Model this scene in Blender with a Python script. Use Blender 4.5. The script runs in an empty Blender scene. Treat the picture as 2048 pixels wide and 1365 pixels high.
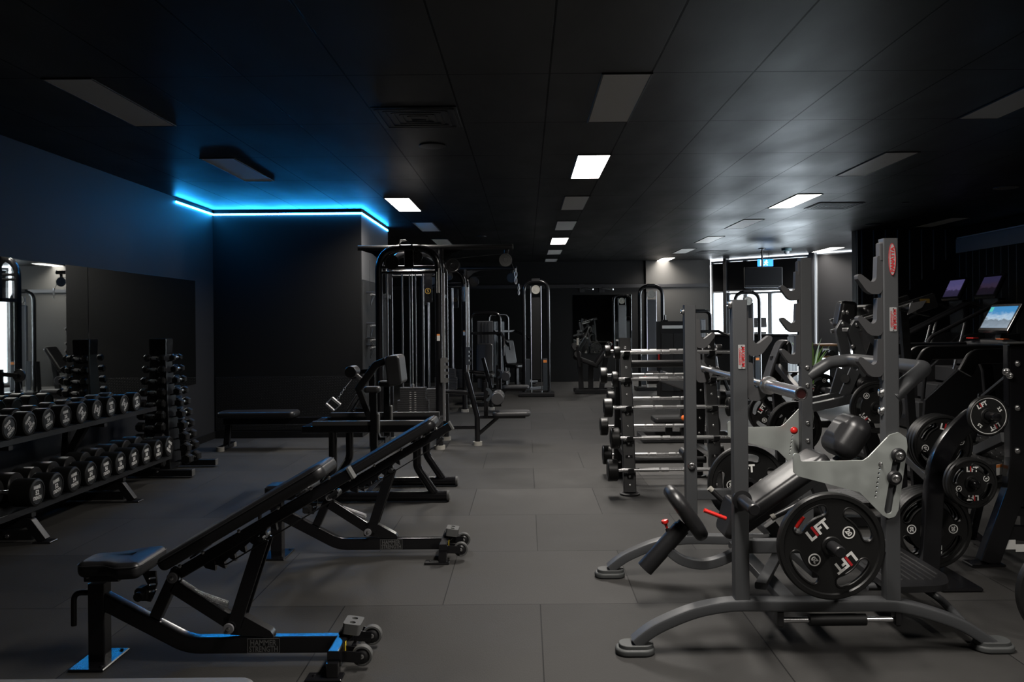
import bpy, math, random
from math import sin, cos, pi, radians as R, sqrt, atan2
from mathutils import Vector as V, Matrix as M
from mathutils.geometry import tessellate_polygon
random.seed(7)
SC = bpy.context.scene
COL = SC.collection

# ---------- survey of the room: camera 1.445 m above the floor, focal length 1680 px of 2048 ----------
FP, VX, VY, CH = 1680.0, 1052.0, 645.0, 1.445
ROLL = .009                                       # the camera was held half a degree off level
def dd(px, py): x, y = px-VX, py-VY; return x-ROLL*y, y+ROLL*x
def W(px, py, Y): a, b = dd(px, py); return V((a*Y/FP, Y, CH-b*Y/FP))      # surveyed point on the plane at depth Y
def WX(px, py, X): a, b = dd(px, py); Y = X*FP/a; return V((X, Y, CH-b*Y/FP))
def WZ(px, py, Z): a, b = dd(px, py); Y = (CH-Z)*FP/b; return V((a*Y/FP, Y, Z))

# ---------- materials ----------
MAT = {}
def mat(name, col, rough=.5, metal=0, spec=.5, coat=0, emit=None, es=0, noise=None, bump=None, nscale=40, aniso=0):
    m = bpy.data.materials.new(name); m.use_nodes = True
    nt = m.node_tree; b = nt.nodes['Principled BSDF']
    b.inputs['Base Color'].default_value = (*col, 1)
    b.inputs['Roughness'].default_value = rough
    b.inputs['Metallic'].default_value = metal
    b.inputs['Specular IOR Level'].default_value = spec
    b.inputs['Coat Weight'].default_value = coat
    b.inputs['Coat Roughness'].default_value = .12
    if emit:
        b.inputs['Emission Color'].default_value = (*emit, 1); b.inputs['Emission Strength'].default_value = es
    if noise or bump:
        tc = nt.nodes.new('ShaderNodeTexCoord'); n = nt.nodes.new('ShaderNodeTexNoise')
        n.inputs['Scale'].default_value = nscale; n.inputs['Detail'].default_value = 5
        nt.links.new(tc.outputs['Object'], n.inputs['Vector'])
        if noise:
            mr = nt.nodes.new('ShaderNodeMapRange'); mr.inputs['From Min'].default_value = .3; mr.inputs['From Max'].default_value = .7
            mr.inputs['To Min'].default_value = rough-noise; mr.inputs['To Max'].default_value = rough+noise
            nt.links.new(n.outputs['Fac'], mr.inputs['Value']); nt.links.new(mr.outputs['Result'], b.inputs['Roughness'])
        if bump:
            bp = nt.nodes.new('ShaderNodeBump'); bp.inputs['Strength'].default_value = bump; bp.inputs['Distance'].default_value = .002
            nt.links.new(n.outputs['Fac'], bp.inputs['Height']); nt.links.new(bp.outputs['Normal'], b.inputs['Normal'])
    MAT[name] = m
    return m
gloss  = mat('black gloss powder coat', (.006,.006,.007), .22, 0, .5, .3, bump=.05, nscale=300)
satin  = mat('black satin steel', (.010,.010,.011), .38, 0, .5)
matte  = mat('black matte plastic', (.010,.010,.010), .55, 0, .4)
grey   = mat('dark grey textured powder coat', (.050,.052,.055), .42, 0, .5, 0, bump=.12, nscale=600)
greyd  = mat('charcoal moulded hook', (.042,.042,.044), .5, 0, .45)
vinyl  = mat('black upholstery vinyl', (.014,.014,.015), .36, 0, .5, 0, bump=.15, nscale=500)
vinylg = mat('charcoal upholstery vinyl', (.035,.035,.037), .42, 0, .5, 0, bump=.15, nscale=500)
rubber = mat('black plate rubber', (.008,.008,.008), .42, 0, .4, bump=.1, nscale=500)
rubmat = mat('black dumbbell urethane', (.010,.010,.010), .40, 0, .45)
gfoot  = mat('grey rubber foot', (.075,.076,.075), .65)
gfootl = mat('pale grey rubber foot', (.30,.29,.26), .7)
chrome = mat('chrome', (.90,.90,.91), .26, 1)
steel  = mat('brushed steel', (.72,.72,.73), .36, 1)
rodm   = mat('dull guide rod steel', (.42,.42,.44), .3, 1)
hung   = mat('grey grip rubber', (.10,.10,.10), .6)
bolt   = mat('bright bolt', (.7,.7,.7), .25, 1)
galv   = mat('zinc plated steel plate', (.46,.49,.47), .42, .6, .5, noise=.12, nscale=14)
washer = mat('grey plastic washer', (.16,.16,.17), .5)
white  = mat('white print', (.75,.75,.73), .6)
whited = mat('dim white print', (.80,.80,.78), .6)
greyp  = mat('grey print', (.10,.10,.10), .6)
redp   = mat('red print', (.45,.015,.02), .5)
red    = mat('red plastic', (.62,.02,.015), .35, coat=.3)
orange = mat('orange plastic', (.8,.15,.02), .4)
silver = mat('silver name plate', (.55,.55,.55), .4, .6)
paper  = mat('white sticker', (.62,.62,.60), .6)
orst   = mat('orange sticker', (.75,.24,.05), .6)
yelst  = mat('yellow sticker', (.7,.5,.03), .6)
shroud = mat('pale grey machine shroud', (.085,.09,.10), .45)
shroudb= mat('blue grey machine panel', (.030,.037,.045), .45)
wood   = mat('varnished wood', (.22,.10,.04), .4, noise=.1, nscale=20)
gold   = mat('gold print', (.35,.22,.04), .5)
dgrey  = mat('weight stack steel', (.030,.030,.032), .45)
strip  = mat('brushed aluminium strip', (.16,.16,.16), .35, .7)
tread  = mat('rubber tread', (.020,.020,.021), .6)

# ---------- text outlines (Blender's own font) ----------
_TX = {}
def text_geo(s, bold=0.0):
    k = (s, bold)
    if k in _TX: return _TX[k]
    cu = bpy.data.curves.new('t', 'FONT'); cu.body = s; cu.size = 1; cu.align_x = 'CENTER'; cu.align_y = 'CENTER'
    cu.resolution_u = 2; cu.offset = bold; cu.space_line = .8
    o = bpy.data.objects.new('t', cu); COL.objects.link(o)
    dg = bpy.context.evaluated_depsgraph_get()
    me = bpy.data.meshes.new_from_object(o.evaluated_get(dg))
    g = ([v.co.copy() for v in me.vertices], [tuple(p.vertices) for p in me.polygons])
    bpy.data.objects.remove(o); bpy.data.curves.remove(cu); bpy.data.meshes.remove(me)
    if g[0]:
        xs = [v.x for v in g[0]]; ys = [v.y for v in g[0]]
        c = V(((min(xs)+max(xs))/2, (min(ys)+max(ys))/2, 0)); w = max(xs)-min(xs); h = max(ys)-min(ys)
        g = ([v-c for v in g[0]], g[1], w, h)
    _TX[k] = g
    return g
for _s in [str(n) for n in (20,22,24,26,28,30,32,34,36,50,52,54,56,58,60)]+['HAMMER','STRENGTH','L','I','FT','5','10','2.5','PANATTA']: text_geo(_s, .045)
for _s in ['L','I','FT','20','10','5','2.5','15','HAMMER','STRENGTH','HAMMER\nSTRENGTH','PANATTA','MAXIMUM','CONVERGENT','EXIT'] + [str(n) for n in (22,24,26,28,30,32,34,36,52,54,56,58,60)]:
    text_geo(_s, .02)

# ---------- frames and outlines ----------
def fr(o, x, y):
    x = V(x).normalized(); y = V(y); y = (y - x*y.dot(x)).normalized(); z = x.cross(y)
    m = M((x, y, z)).transposed().to_4x4(); m.translation = V(o); return m
def T(x, y, z): return M.Translation((x, y, z))
def RX(a): return M.Rotation(a, 4, 'X')
def RY(a): return M.Rotation(a, 4, 'Y')
def RZ(a): return M.Rotation(a, 4, 'Z')
def rpoly(pts, rad, inset=0, n=4):
    """rounded polygon (counter-clockwise), every corner filleted with n+1 points, optionally inset"""
    N = len(pts); P = [V((p[0], p[1])) for p in pts]
    rad = rad if isinstance(rad, (list, tuple)) else [rad]*N
    nrm = []
    for i in range(N):
        d = (P[(i+1) % N]-P[i]).normalized(); nrm.append(V((-d.y, d.x)))
    Q = []
    for i in range(N):
        a, b = nrm[i-1], nrm[i]; k = 1+a.dot(b)
        Q.append(P[i] + (a+b)*(inset/max(k, .15)))
    out = []
    for i in range(N):
        p = Q[i]; a = Q[i-1]-p; b = Q[(i+1) % N]-p; la, lb = a.length, b.length; a = a/max(la,1e-9); b = b/max(lb,1e-9)
        r0 = rad[i]; cr = (-a).cross(b) if False else (-a.x*b.y + a.y*b.x)
        r = max(r0-inset, .0008) if cr > 0 else r0+inset*.5
        ang = math.acos(max(-1, min(1, a.dot(b)))); tn = math.tan(ang/2)
        t = min(r/max(tn,1e-6), la*.49, lb*.49); r = t*tn
        if r < 1e-6 or ang > pi-1e-3:
            out += [p.copy() for _ in range(n+1)]; continue
        bis = (a+b).normalized(); c = p + bis*(r/sin(ang/2))
        s = p+a*t-c; e = p+b*t-c; a0 = atan2(s.y, s.x); a1 = atan2(e.y, e.x); d = a1-a0
        while d > pi: d -= 2*pi
        while d < -pi: d += 2*pi
        for j in range(n+1):
            q = a0+d*j/n; out.append(V((c.x+r*cos(q), c.y+r*sin(q))))
    return out
def rect(w, h): return [(-w/2,-h/2),(w/2,-h/2),(w/2,h/2),(-w/2,h/2)]
def circ(r, n=24, c=(0,0), a0=0): return [V((c[0]+r*cos(a0+2*pi*i/n), c[1]+r*sin(a0+2*pi*i/n))) for i in range(n)]
def slot(p, q, r, n=8):
    p, q = V(p), V(q); a = atan2(q.y-p.y, q.x-p.x); o = []
    for i in range(n+1): o.append(q+V((r*cos(a-pi/2+pi*i/n), r*sin(a-pi/2+pi*i/n))))
    for i in range(n+1): o.append(p+V((r*cos(a+pi/2+pi*i/n), r*sin(a+pi/2+pi*i/n))))
    return o
def arcslot(r0, r1, a0, a1, n=10, rc=None):
    rc = rc or (r1-r0)/2; rm = (r0+r1)/2; o = []
    for i in range(n+1): a = a0+(a1-a0)*i/n; o.append(V((r1*cos(a), r1*sin(a))))
    c = V((rm*cos(a1), rm*sin(a1)))
    for i in range(1, 6): a = a1+pi*i/6; o.append(c+V((rc*cos(a), rc*sin(a))))
    for i in range(n+1): a = a1+(a0-a1)*i/n; o.append(V((r0*cos(a), r0*sin(a))))
    c = V((rm*cos(a0), rm*sin(a0)))
    for i in range(1, 6): a = a0+pi+pi*i/6; o.append(c+V((rc*cos(a), rc*sin(a))))
    return o
def fillet(pts, r, n=5):
    """3-D polyline with rounded corners"""
    P = [V(p) for p in pts]; o = [P[0]]
    for i in range(1, len(P)-1):
        p = P[i]; a = P[i-1]-p; b = P[i+1]-p; la, lb = a.length, b.length; a = a/la; b = b/lb
        rr = r[i] if isinstance(r, (list, tuple)) else r
        ang = math.acos(max(-1, min(1, a.dot(b))))
        if ang > pi-.02 or rr <= 0: o.append(p); continue
        t = min(rr/math.tan(ang/2), la*.48, lb*.48); s = p+a*t; e = p+b*t
        for j in range(n+1):
            u = j/n; o.append(s*(1-u)**2 + p*2*u*(1-u) + e*u*u)
    o.append(P[-1]); return o

# ---------- mesh builder ----------
WORLD = {}
class MB:
    def __init__(s): s.v, s.f, s.fm, s.mi, s.X = [], [], [], 0, None
    def m(s, i): s.mi = i; return s
    def add(s, vs, fs, X=None):
        b = len(s.v)
        if X is not None: vs = [X @ V((p[0], p[1], p[2])) for p in vs]
        if s.X is not None: vs = [s.X @ V((p[0], p[1], p[2])) for p in vs]
        s.v += [(p[0], p[1], p[2]) for p in vs]
        s.f += [tuple(b+i for i in f) for f in fs]; s.fm += [s.mi]*len(fs); return s
    def loft(s, rings, caps=True, closed=False, X=None):
        n = len(rings[0]); vs = [p for r in rings for p in r]; fs = []; k = len(rings)
        for i in range(k if closed else k-1):
            j = (i+1) % k
            for a in range(n): b = (a+1) % n; fs.append((i*n+a, i*n+b, j*n+b, j*n+a))
        if caps and not closed: fs += [tuple(range(n-1, -1, -1)), tuple((k-1)*n+a for a in range(n))]
        return s.add(vs, fs, X)
    def sweep(s, pts, sec, up=(0,0,1), closed=False, caps=True, scale=None, X=None):
        """sweep 2-D section (list of (u,v)); v points along 'up'"""
        P = [V(p) for p in pts]; n = len(P); rings = []; U = V(up)
        tan = []
        for i in range(n):
            a = P[i-1] if (i or closed) else P[i]; b = P[(i+1) % n] if (i < n-1 or closed) else P[i]
            d1 = (P[i]-a); d2 = (b-P[i])
            d = (d1.normalized() if d1.length else V()) + (d2.normalized() if d2.length else V())
            tan.append(d.normalized())
        prev = None
        for i in range(n):
            t = tan[i]; w = U - t*U.dot(t)
            if prev is not None and (w.length < .25): w = prev - t*prev.dot(t)
            if w.length < 1e-4: w = V((1,0,0)) - t*t.x
            w.normalize(); prev = w; u = t.cross(w)
            k = scale[i] if scale else 1
            if 0 < i < n-1 or closed:
                d1 = (P[i]-P[i-1]).normalized(); c = max(.3, t.dot(d1))
            else: c = 1
            rings.append([P[i] + u*(q[0]*k) + w*(q[1]*k) for q in sec])
        return s.loft(rings, caps, closed, X)
    def tube(s, pts, r, n=12, X=None, closed=False, caps=True, scale=None):
        P = [V(p) for p in pts]; d = P[1]-P[0]; up = (0,0,1) if abs(d.normalized().z) < .9 else (0,1,0)
        # parallel transport
        m = len(P); rings = []; prev = None
        for i in range(m):
            a = P[i-1] if (i or closed) else P[i]; b = P[(i+1) % m] if (i < m-1 or closed) else P[i]
            t = (b-a).normalized()
            w = V(up) if prev is None else prev
            w = (w - t*w.dot(t)).normalized(); prev = w; u = t.cross(w); k = r*(scale[i] if scale else 1)
            rings.append([P[i]+u*(k*cos(2*pi*j/n))+w*(k*sin(2*pi*j/n)) for j in range(n)])
        return s.loft(rings, caps, closed, X)
    def cyl(s, a, b, r, n=16, X=None, r2=None):
        return s.tube([a, b], r, n, X, scale=[1, (r2 if r2 is not None else r)/r])
    def bar(s, a, b, w, h, up=(0,0,1), rr=.006, X=None):
        """straight box tube from a to b, w across, h along up"""
        return s.sweep([a, b], rpoly(rect(w, h), min(rr, w*.45, h*.45), 0, 2), up, X=X)
    def path(s, pts, w, h, up=(0,0,1), rr=.006, X=None):
        return s.sweep(pts, rpoly(rect(w, h), min(rr, w*.45, h*.45), 0, 2), up, X=X)
    def box(s, c, size, X=None, b=.004):
        x, y, z = size; b = min(b, x*.4, y*.4, z*.4)
        o = [(rpoly(rect(x, y), b, b, 2), -z/2), (rpoly(rect(x, y), b, 0, 2), -z/2+b), (rpoly(rect(x, y), b, 0, 2), z/2-b), (rpoly(rect(x, y), b, b, 2), z/2)]
        return s.loft([[V((p.x+c[0], p.y+c[1], zz+c[2])) for p in pl] for pl, zz in o], X=X)
    def lathe(s, prof, X=None, n=32, ring=False):
        """prof: (r, z) from one end to the other, about local z"""
        rings = [[V((r*cos(2*pi*j/n), r*sin(2*pi*j/n), z)) for j in range(n)] for r, z in prof]
        return s.loft(rings, X=X, closed=ring)
    def pad(s, outline, t, r, X=None, rad=.03, crown=0, nr=4, n=5):
        """upholstered pad: rounded outline in local xy, bottom z=0, top z=t, edge radius r, domed by crown"""
        rings = []
        r = min(r, t*.49)
        for i in range(nr+1):
            a = pi/2*i/nr; rings.append((r*(1-sin(a)), r*(1-cos(a))))
        for i in range(nr+1):
            a = pi/2*i/nr; rings.append((r*(1-cos(a)), t-r+r*sin(a)))
        rg = [[V((p.x, p.y, z)) for p in rpoly(outline, rad, ins, n)] for ins, z in rings]
        if crown:
            e = min(max(p[0] for p in outline)-min(p[0] for p in outline), max(p[1] for p in outline)-min(p[1] for p in outline))/2
            for k in range(1, 4):
                ins = r + (e*.8-r)*k/3; rg.append([V((p.x, p.y, t+crown*(1-(1-k/3)**2))) for p in rpoly(outline, rad, ins, n)])
        return s.loft(rg, X=X)
    def prism(s, outline, t, X=None, holes=(), b=0):
        """plate: outline with holes in local xy, z from 0 to t"""
        lists = [[V((p[0], p[1], 0)) for p in outline]] + [[V((p[0], p[1], 0)) for p in h] for h in holes]
        tri = tessellate_polygon(lists); pts = [p for l in lists for p in l]; N = len(pts)
        vs = [(p.x, p.y, 0) for p in pts] + [(p.x, p.y, t) for p in pts]; fs = []
        for a, b_, c in tri:
            A, B, C = pts[a], pts[b_], pts[c]
            if (B-A).cross(C-A).z < 0: a, b_, c = a, c, b_
            fs.append((a, c, b_)); fs.append((a+N, b_+N, c+N))
        o = 0
        for k, l in enumerate(lists):
            n = len(l); ar = sum(l[i].x*l[(i+1) % n].y-l[(i+1) % n].x*l[i].y for i in range(n)); rev = (ar < 0) != (k > 0)
            for i in range(n):
                j = (i+1) % n; q = (o+i, o+j, o+j+N, o+i+N); fs.append(q[::-1] if rev else q)
            o += n
        return s.add(vs, fs, X)
    def text(s, t, size, X, bold=.02, width=None):
        g = text_geo(t, bold)
        if not g[0]: return s
        sx = sy = size
        if width: sx = width/g[2]
        return s.add([(v.x*sx, v.y*sy, v.z) for v in g[0]], g[1], X)
    def sphere(s, c, r, X=None, n=16, sz=1):
        return s.lathe([(max(r*sin(pi*i/10), 1e-4), -r*sz*cos(pi*i/10)) for i in range(11)], X=(X or M.Identity(4)) @ T(*c), n=n)
    def build(s, name, mats, parent=None, label=None, sharp=35, smooth=True):
        me = bpy.data.meshes.new(name); off = V((0,0,0)); o = bpy.data.objects.new(name, me)
        if parent is not None:
            rt = parent
            while rt.parent: rt = rt.parent
            off = WORLD.get(rt.name, off)
        else:
            xs = [p[0] for p in s.v]; ys = [p[1] for p in s.v]; zs = [p[2] for p in s.v]
            off = V(((min(xs)+max(xs))/2, (min(ys)+max(ys))/2, min(zs))); o.location = off
        me.from_pydata([(p[0]-off.x, p[1]-off.y, p[2]-off.z) for p in s.v], [], s.f)
        mats = mats if isinstance(mats, (list, tuple)) else [mats]
        for q in mats: me.materials.append(q)
        me.polygons.foreach_set('material_index', s.fm)
        if smooth:
            me.polygons.foreach_set('use_smooth', [True]*len(me.polygons)); me.set_sharp_from_angle(angle=R(sharp))
            wn = o.modifiers.new('weighted normals', 'WEIGHTED_NORMAL'); wn.keep_sharp = True; wn.weight = 80
        me.update()
        COL.objects.link(o)
        if parent is not None: o.parent = parent
        if label: o['label'] = label
        return o
def each(mb, name, mats, parent, eps=.002, **kw):
    """build every separate piece of mb as a part of its own (touching pieces stay together)"""
    n = len(mb.v); par = list(range(n))
    def find(a):
        while par[a] != a: par[a] = par[par[a]]; a = par[a]
        return a
    for f in mb.f:
        r = find(f[0])
        for q in f[1:]: par[find(q)] = r
    comp = {}
    for i in range(n): comp.setdefault(find(i), []).append(i)
    bx = [[l, [min(mb.v[i][k] for i in l)-eps for k in range(3)], [max(mb.v[i][k] for i in l)+eps for k in range(3)]] for l in comp.values()]
    ch = True
    while ch:
        ch = False
        for i in range(len(bx)):
            for j in range(i+1, len(bx)):
                if all(bx[i][1][k] <= bx[j][2][k] and bx[j][1][k] <= bx[i][2][k] for k in range(3)):
                    bx[i] = [bx[i][0]+bx[j][0], [min(a, b) for a, b in zip(bx[i][1], bx[j][1])], [max(a, b) for a, b in zip(bx[i][2], bx[j][2])]]
                    del bx[j]; ch = True; break
            if ch: break
    out = []
    for l, _, _ in bx:
        mp = {q: i for i, q in enumerate(sorted(l))}; m = MB(); m.v = [mb.v[q] for q in sorted(l)]
        for f, mi in zip(mb.f, mb.fm):
            if f[0] in mp: m.f.append(tuple(mp[q] for q in f)); m.fm.append(mi)
        out.append(m.build(name, mats, parent, **kw))
    return out
def tag(o, label, cat, group=None, kind=None):
    if label: o['label'] = label
    if cat: o['category'] = cat
    if group: o['group'] = group
    if kind: o['kind'] = kind
    return o
def thing(name, label, cat, loc=(0,0,0), group=None, world=False, rotz=0):
    o = bpy.data.objects.new(name, None); COL.objects.link(o); o.location = loc; o.rotation_euler = (0,0,rotz); o.empty_display_size = .1
    if world: WORLD[o.name] = V(loc)
    return tag(o, label, cat, group)
def struct(o): o['kind'] = 'structure'; return o
def dup(root, loc, rotz=None, label=None, group=None):
    def cp(o, par):
        c = o.copy(); COL.objects.link(c); c.parent = par
        for ch in KIDS.get(o.name, []): cp(ch, c)
        return c
    KIDS = {}
    def walk(o):
        KIDS[o.name] = list(o.children)
        for ch in o.children: walk(ch)
    walk(root)
    r = cp(root, None); r.location = loc
    if rotz is not None: r.rotation_euler = (0,0,rotz)
    if label: r['label'] = label
    if group: r['group'] = group
    return r
def boltm(mb, p, d, r=.011):
    """hex-ish bolt head at p pointing along d"""
    d = V(d).normalized(); u = V((0,0,1)) if abs(d.z) < .9 else V((1,0,0)); X = fr(p, d.cross(u), u)
    if X.col[2].to_3d().dot(d) < 0: X = X @ RX(pi)
    return mb.lathe([(r*1.35,0),(r*1.35,r*.25),(r,r*.3),(r,r*.85),(r*.75,r),(r*.4,r),(r*.3,r*.6),(1e-4,r*.6)], X=X, n=12)
# =====================================================================  ROOM
HC = 2.906; XL = -3.98; YB = 10.7; XB = -2.09; YB2 = 12.75; YF = 20.3; XR = 7.06; YR = 13.75; Y0 = -5.0
def rubber_floor_mat():
    m = bpy.data.materials.new('rubber gym tiles'); m.use_nodes = True; nt = m.node_tree; b = nt.nodes['Principled BSDF']; L = nt.links.new
    g = nt.nodes.new('ShaderNodeNewGeometry'); mp = nt.nodes.new('ShaderNodeMapping'); mp.inputs['Location'].default_value = (FLX, FLY, 0)
    L(g.outputs['Position'], mp.inputs['Vector'])
    br = nt.nodes.new('ShaderNodeTexBrick'); br.offset = .5; br.inputs['Scale'].default_value = 1; br.inputs['Brick Width'].default_value = 1; br.inputs['Row Height'].default_value = 1
    br.inputs['Mortar Size'].default_value = .003; br.inputs['Mortar Smooth'].default_value = .2; br.inputs['Bias'].default_value = 0
    br.inputs['Color1'].default_value = (.028,.0272,.026,1); br.inputs['Color2'].default_value = (.042,.0405,.0388,1); br.inputs['Mortar'].default_value = (.006,.006,.006,1)
    L(mp.outputs[0], br.inputs['Vector'])
    n = nt.nodes.new('ShaderNodeTexNoise'); n.inputs['Scale'].default_value = 2.2; n.inputs['Detail'].default_value = 8; n.inputs['Roughness'].default_value = .65; L(g.outputs['Position'], n.inputs['Vector'])
    n2 = nt.nodes.new('ShaderNodeTexNoise'); n2.inputs['Scale'].default_value = 150; n2.inputs['Detail'].default_value = 3; L(g.outputs['Position'], n2.inputs['Vector'])
    mx = nt.nodes.new('ShaderNodeMix'); mx.data_type = 'RGBA'; mx.blend_type = 'MULTIPLY'; mx.inputs['Factor'].default_value = 1
    mr = nt.nodes.new('ShaderNodeMapRange'); mr.inputs['From Min'].default_value = .3; mr.inputs['From Max'].default_value = .7; mr.inputs['To Min'].default_value = .8; mr.inputs['To Max'].default_value = 1.2
    L(n.outputs['Fac'], mr.inputs['Value']); L(br.outputs['Color'], mx.inputs['A']); L(mr.outputs[0], mx.inputs['B']); L(mx.outputs['Result'], b.inputs['Base Color'])
    m2 = nt.nodes.new('ShaderNodeMapRange'); m2.inputs['From Min'].default_value = .3; m2.inputs['From Max'].default_value = .7; m2.inputs['To Min'].default_value = .62; m2.inputs['To Max'].default_value = .75
    L(n.outputs['Fac'], m2.inputs['Value']); L(m2.outputs[0], b.inputs['Roughness'])
    b.inputs['Specular IOR Level'].default_value = .24
    bp = nt.nodes.new('ShaderNodeBump'); bp.inputs['Strength'].default_value = .35; bp.inputs['Distance'].default_value = .002; L(n2.outputs['Fac'], bp.inputs['Height'])
    b2 = nt.nodes.new('ShaderNodeBump'); b2.invert = True; b2.inputs['Strength'].default_value = .6; b2.inputs['Distance'].default_value = .004; L(br.outputs['Fac'], b2.inputs['Height']); L(bp.outputs['Normal'], b2.inputs['Normal'])
    L(b2.outputs['Normal'], b.inputs['Normal']); return m
FLX, FLY = -.06, -.30
def ceiling_mat():
    m = bpy.data.materials.new('black painted ceiling tiles'); m.use_nodes = True; nt = m.node_tree; b = nt.nodes['Principled BSDF']; L = nt.links.new
    g = nt.nodes.new('ShaderNodeNewGeometry'); mp = nt.nodes.new('ShaderNodeMapping'); mp.inputs['Location'].default_value = (-CTX, -CTY, 0); L(g.outputs['Position'], mp.inputs['Vector'])
    br = nt.nodes.new('ShaderNodeTexBrick'); br.offset = 0; br.inputs['Scale'].default_value = 1; br.inputs['Brick Width'].default_value = .6; br.inputs['Row Height'].default_value = 1.2
    br.inputs['Mortar Size'].default_value = .006; br.inputs['Mortar Smooth'].default_value = .1
    br.inputs['Color1'].default_value = (.0032,.0032,.0037,1); br.inputs['Color2'].default_value = (.0052,.0052,.006,1); br.inputs['Mortar'].default_value = (.001,.001,.001,1)
    L(mp.outputs[0], br.inputs['Vector']); L(br.outputs['Color'], b.inputs['Base Color'])
    sm = nt.nodes.new('ShaderNodeMapRange'); sm.inputs['To Min'].default_value = .38; sm.inputs['To Max'].default_value = .06; L(br.outputs['Fac'], sm.inputs['Value']); L(sm.outputs[0], b.inputs['Specular IOR Level'])
    mp2 = nt.nodes.new('ShaderNodeMapping'); mp2.inputs['Scale'].default_value = (1.2, .5, 1); mp2.inputs['Rotation'].default_value = (0,0,.35); L(g.outputs['Position'], mp2.inputs['Vector'])
    n = nt.nodes.new('ShaderNodeTexNoise'); n.inputs['Scale'].default_value = 2.0; n.inputs['Detail'].default_value = 6; L(mp2.outputs[0], n.inputs['Vector'])
    mr = nt.nodes.new('ShaderNodeMapRange'); mr.inputs['From Min'].default_value = .3; mr.inputs['From Max'].default_value = .7; mr.inputs['To Min'].default_value = .36; mr.inputs['To Max'].default_value = .47
    L(n.outputs['Fac'], mr.inputs['Value']); L(mr.outputs[0], b.inputs['Roughness'])
    bp = nt.nodes.new('ShaderNodeBump'); bp.invert = True; bp.inputs['Strength'].default_value = .8; bp.inputs['Distance'].default_value = .004; L(br.outputs['Fac'], bp.inputs['Height']); L(bp.outputs['Normal'], b.inputs['Normal'])
    return m
CTX, CTY = .752, 4.935-1.2*4
def checker_plate_mat():
    m = bpy.data.materials.new('black checker plate'); m.use_nodes = True; nt = m.node_tree; b = nt.nodes['Principled BSDF']; L = nt.links.new
    b.inputs['Base Color'].default_value = (.010,.010,.010,1); b.inputs['Roughness'].default_value = .45
    g = nt.nodes.new('ShaderNodeNewGeometry'); mp = nt.nodes.new('ShaderNodeMapping'); mp.inputs['Rotation'].default_value = (0, R(45), 0); L(g.outputs['Position'], mp.inputs['Vector'])
    sp = nt.nodes.new('ShaderNodeSeparateXYZ'); L(mp.outputs[0], sp.inputs[0]); cb = nt.nodes.new('ShaderNodeCombineXYZ'); L(sp.outputs['X'], cb.inputs['X']); L(sp.outputs['Z'], cb.inputs['Y'])
    ck = nt.nodes.new('ShaderNodeTexBrick'); ck.offset = .5; ck.inputs['Scale'].default_value = 1; ck.inputs['Brick Width'].default_value = .05; ck.inputs['Row Height'].default_value = .022; ck.inputs['Mortar Size'].default_value = .007; ck.inputs['Mortar Smooth'].default_value = .8
    L(cb.outputs[0], ck.inputs['Vector'])
    bp = nt.nodes.new('ShaderNodeBump'); bp.invert = True; bp.inputs['Strength'].default_value = 1; bp.inputs['Distance'].default_value = .0015; L(ck.outputs['Fac'], bp.inputs['Height']); L(bp.outputs['Normal'], b.inputs['Normal']); return m
def batten_mat():
    m = bpy.data.materials.new('black timber battens'); m.use_nodes = True; nt = m.node_tree; b = nt.nodes['Principled BSDF']; L = nt.links.new
    b.inputs['Base Color'].default_value = (.008,.008,.008,1); b.inputs['Roughness'].default_value = .5
    g = nt.nodes.new('ShaderNodeNewGeometry'); w = nt.nodes.new('ShaderNodeTexWave'); w.wave_type = 'BANDS'; w.bands_direction = 'X'; w.inputs['Scale'].default_value = 1.6; w.wave_profile = 'SAW'
    sp = nt.nodes.new('ShaderNodeSeparateXYZ'); L(g.outputs['Position'], sp.inputs[0]); ad = nt.nodes.new('ShaderNodeMath'); L(sp.outputs['X'], ad.inputs[0]); L(sp.outputs['Y'], ad.inputs[1])
    cb = nt.nodes.new('ShaderNodeCombineXYZ'); L(ad.outputs[0], cb.inputs['X']); L(cb.outputs[0], w.inputs['Vector'])
    rp = nt.nodes.new('ShaderNodeValToRGB'); rp.color_ramp.elements[0].position = .0; rp.color_ramp.elements[1].position = .12; L(w.outputs['Fac'], rp.inputs[0])
    bp = nt.nodes.new('ShaderNodeBump'); bp.inputs['Strength'].default_value = 1; bp.inputs['Distance'].default_value = .02; L(rp.outputs[0], bp.inputs['Height']); L(bp.outputs['Normal'], b.inputs['Normal']); return m
floor_m = rubber_floor_mat(); ceil_m = ceiling_mat(); checker = checker_plate_mat(); batten = batten_mat()
wallm  = mat('charcoal wall paint', (.016,.017,.0195), .62, 0, .4, bump=.05, nscale=120)
walld  = mat('black wall paint', (.0042,.0042,.0045), .65, 0, .3, bump=.05, nscale=120)
wallg  = mat('grey wall paint', (.10,.10,.10), .7)
mirror = mat('mirror glass', (.72,.75,.74), .015, 1)
ledm   = mat('blue led strip', (0,0,0), .5, emit=(.02,.36,1.0), es=88)
lampm  = mat('lit panel diffuser', (.8,.8,.8), .5, emit=(1,.94,.87), es=14)
offm   = mat('unlit panel diffuser', (.80,.78,.74), .45)
frame_m= mat('panel trim black', (.02,.02,.02), .4)
def quadbox(name, x0, x1, y0, y1, z0, z1, m):
    o = MB().box(((x0+x1)/2, (y0+y1)/2, (z0+z1)/2), (x1-x0, y1-y0, z1-z0), b=.0005).build(name, m, smooth=False); return struct(o)
quadbox('floor', XL-.2, XR+.2, Y0-.2, 22, -.1, 0, floor_m)
quadbox('ceiling', XL-.2, XR+.2, Y0-.2, 22, HC, HC+.1, ceil_m)
quadbox('wall_left', XL-.15, XL, Y0, YF, 0, HC, wallm)
quadbox('wall_back', XL, XB, YB, YB2, 0, HC, walld)
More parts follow.
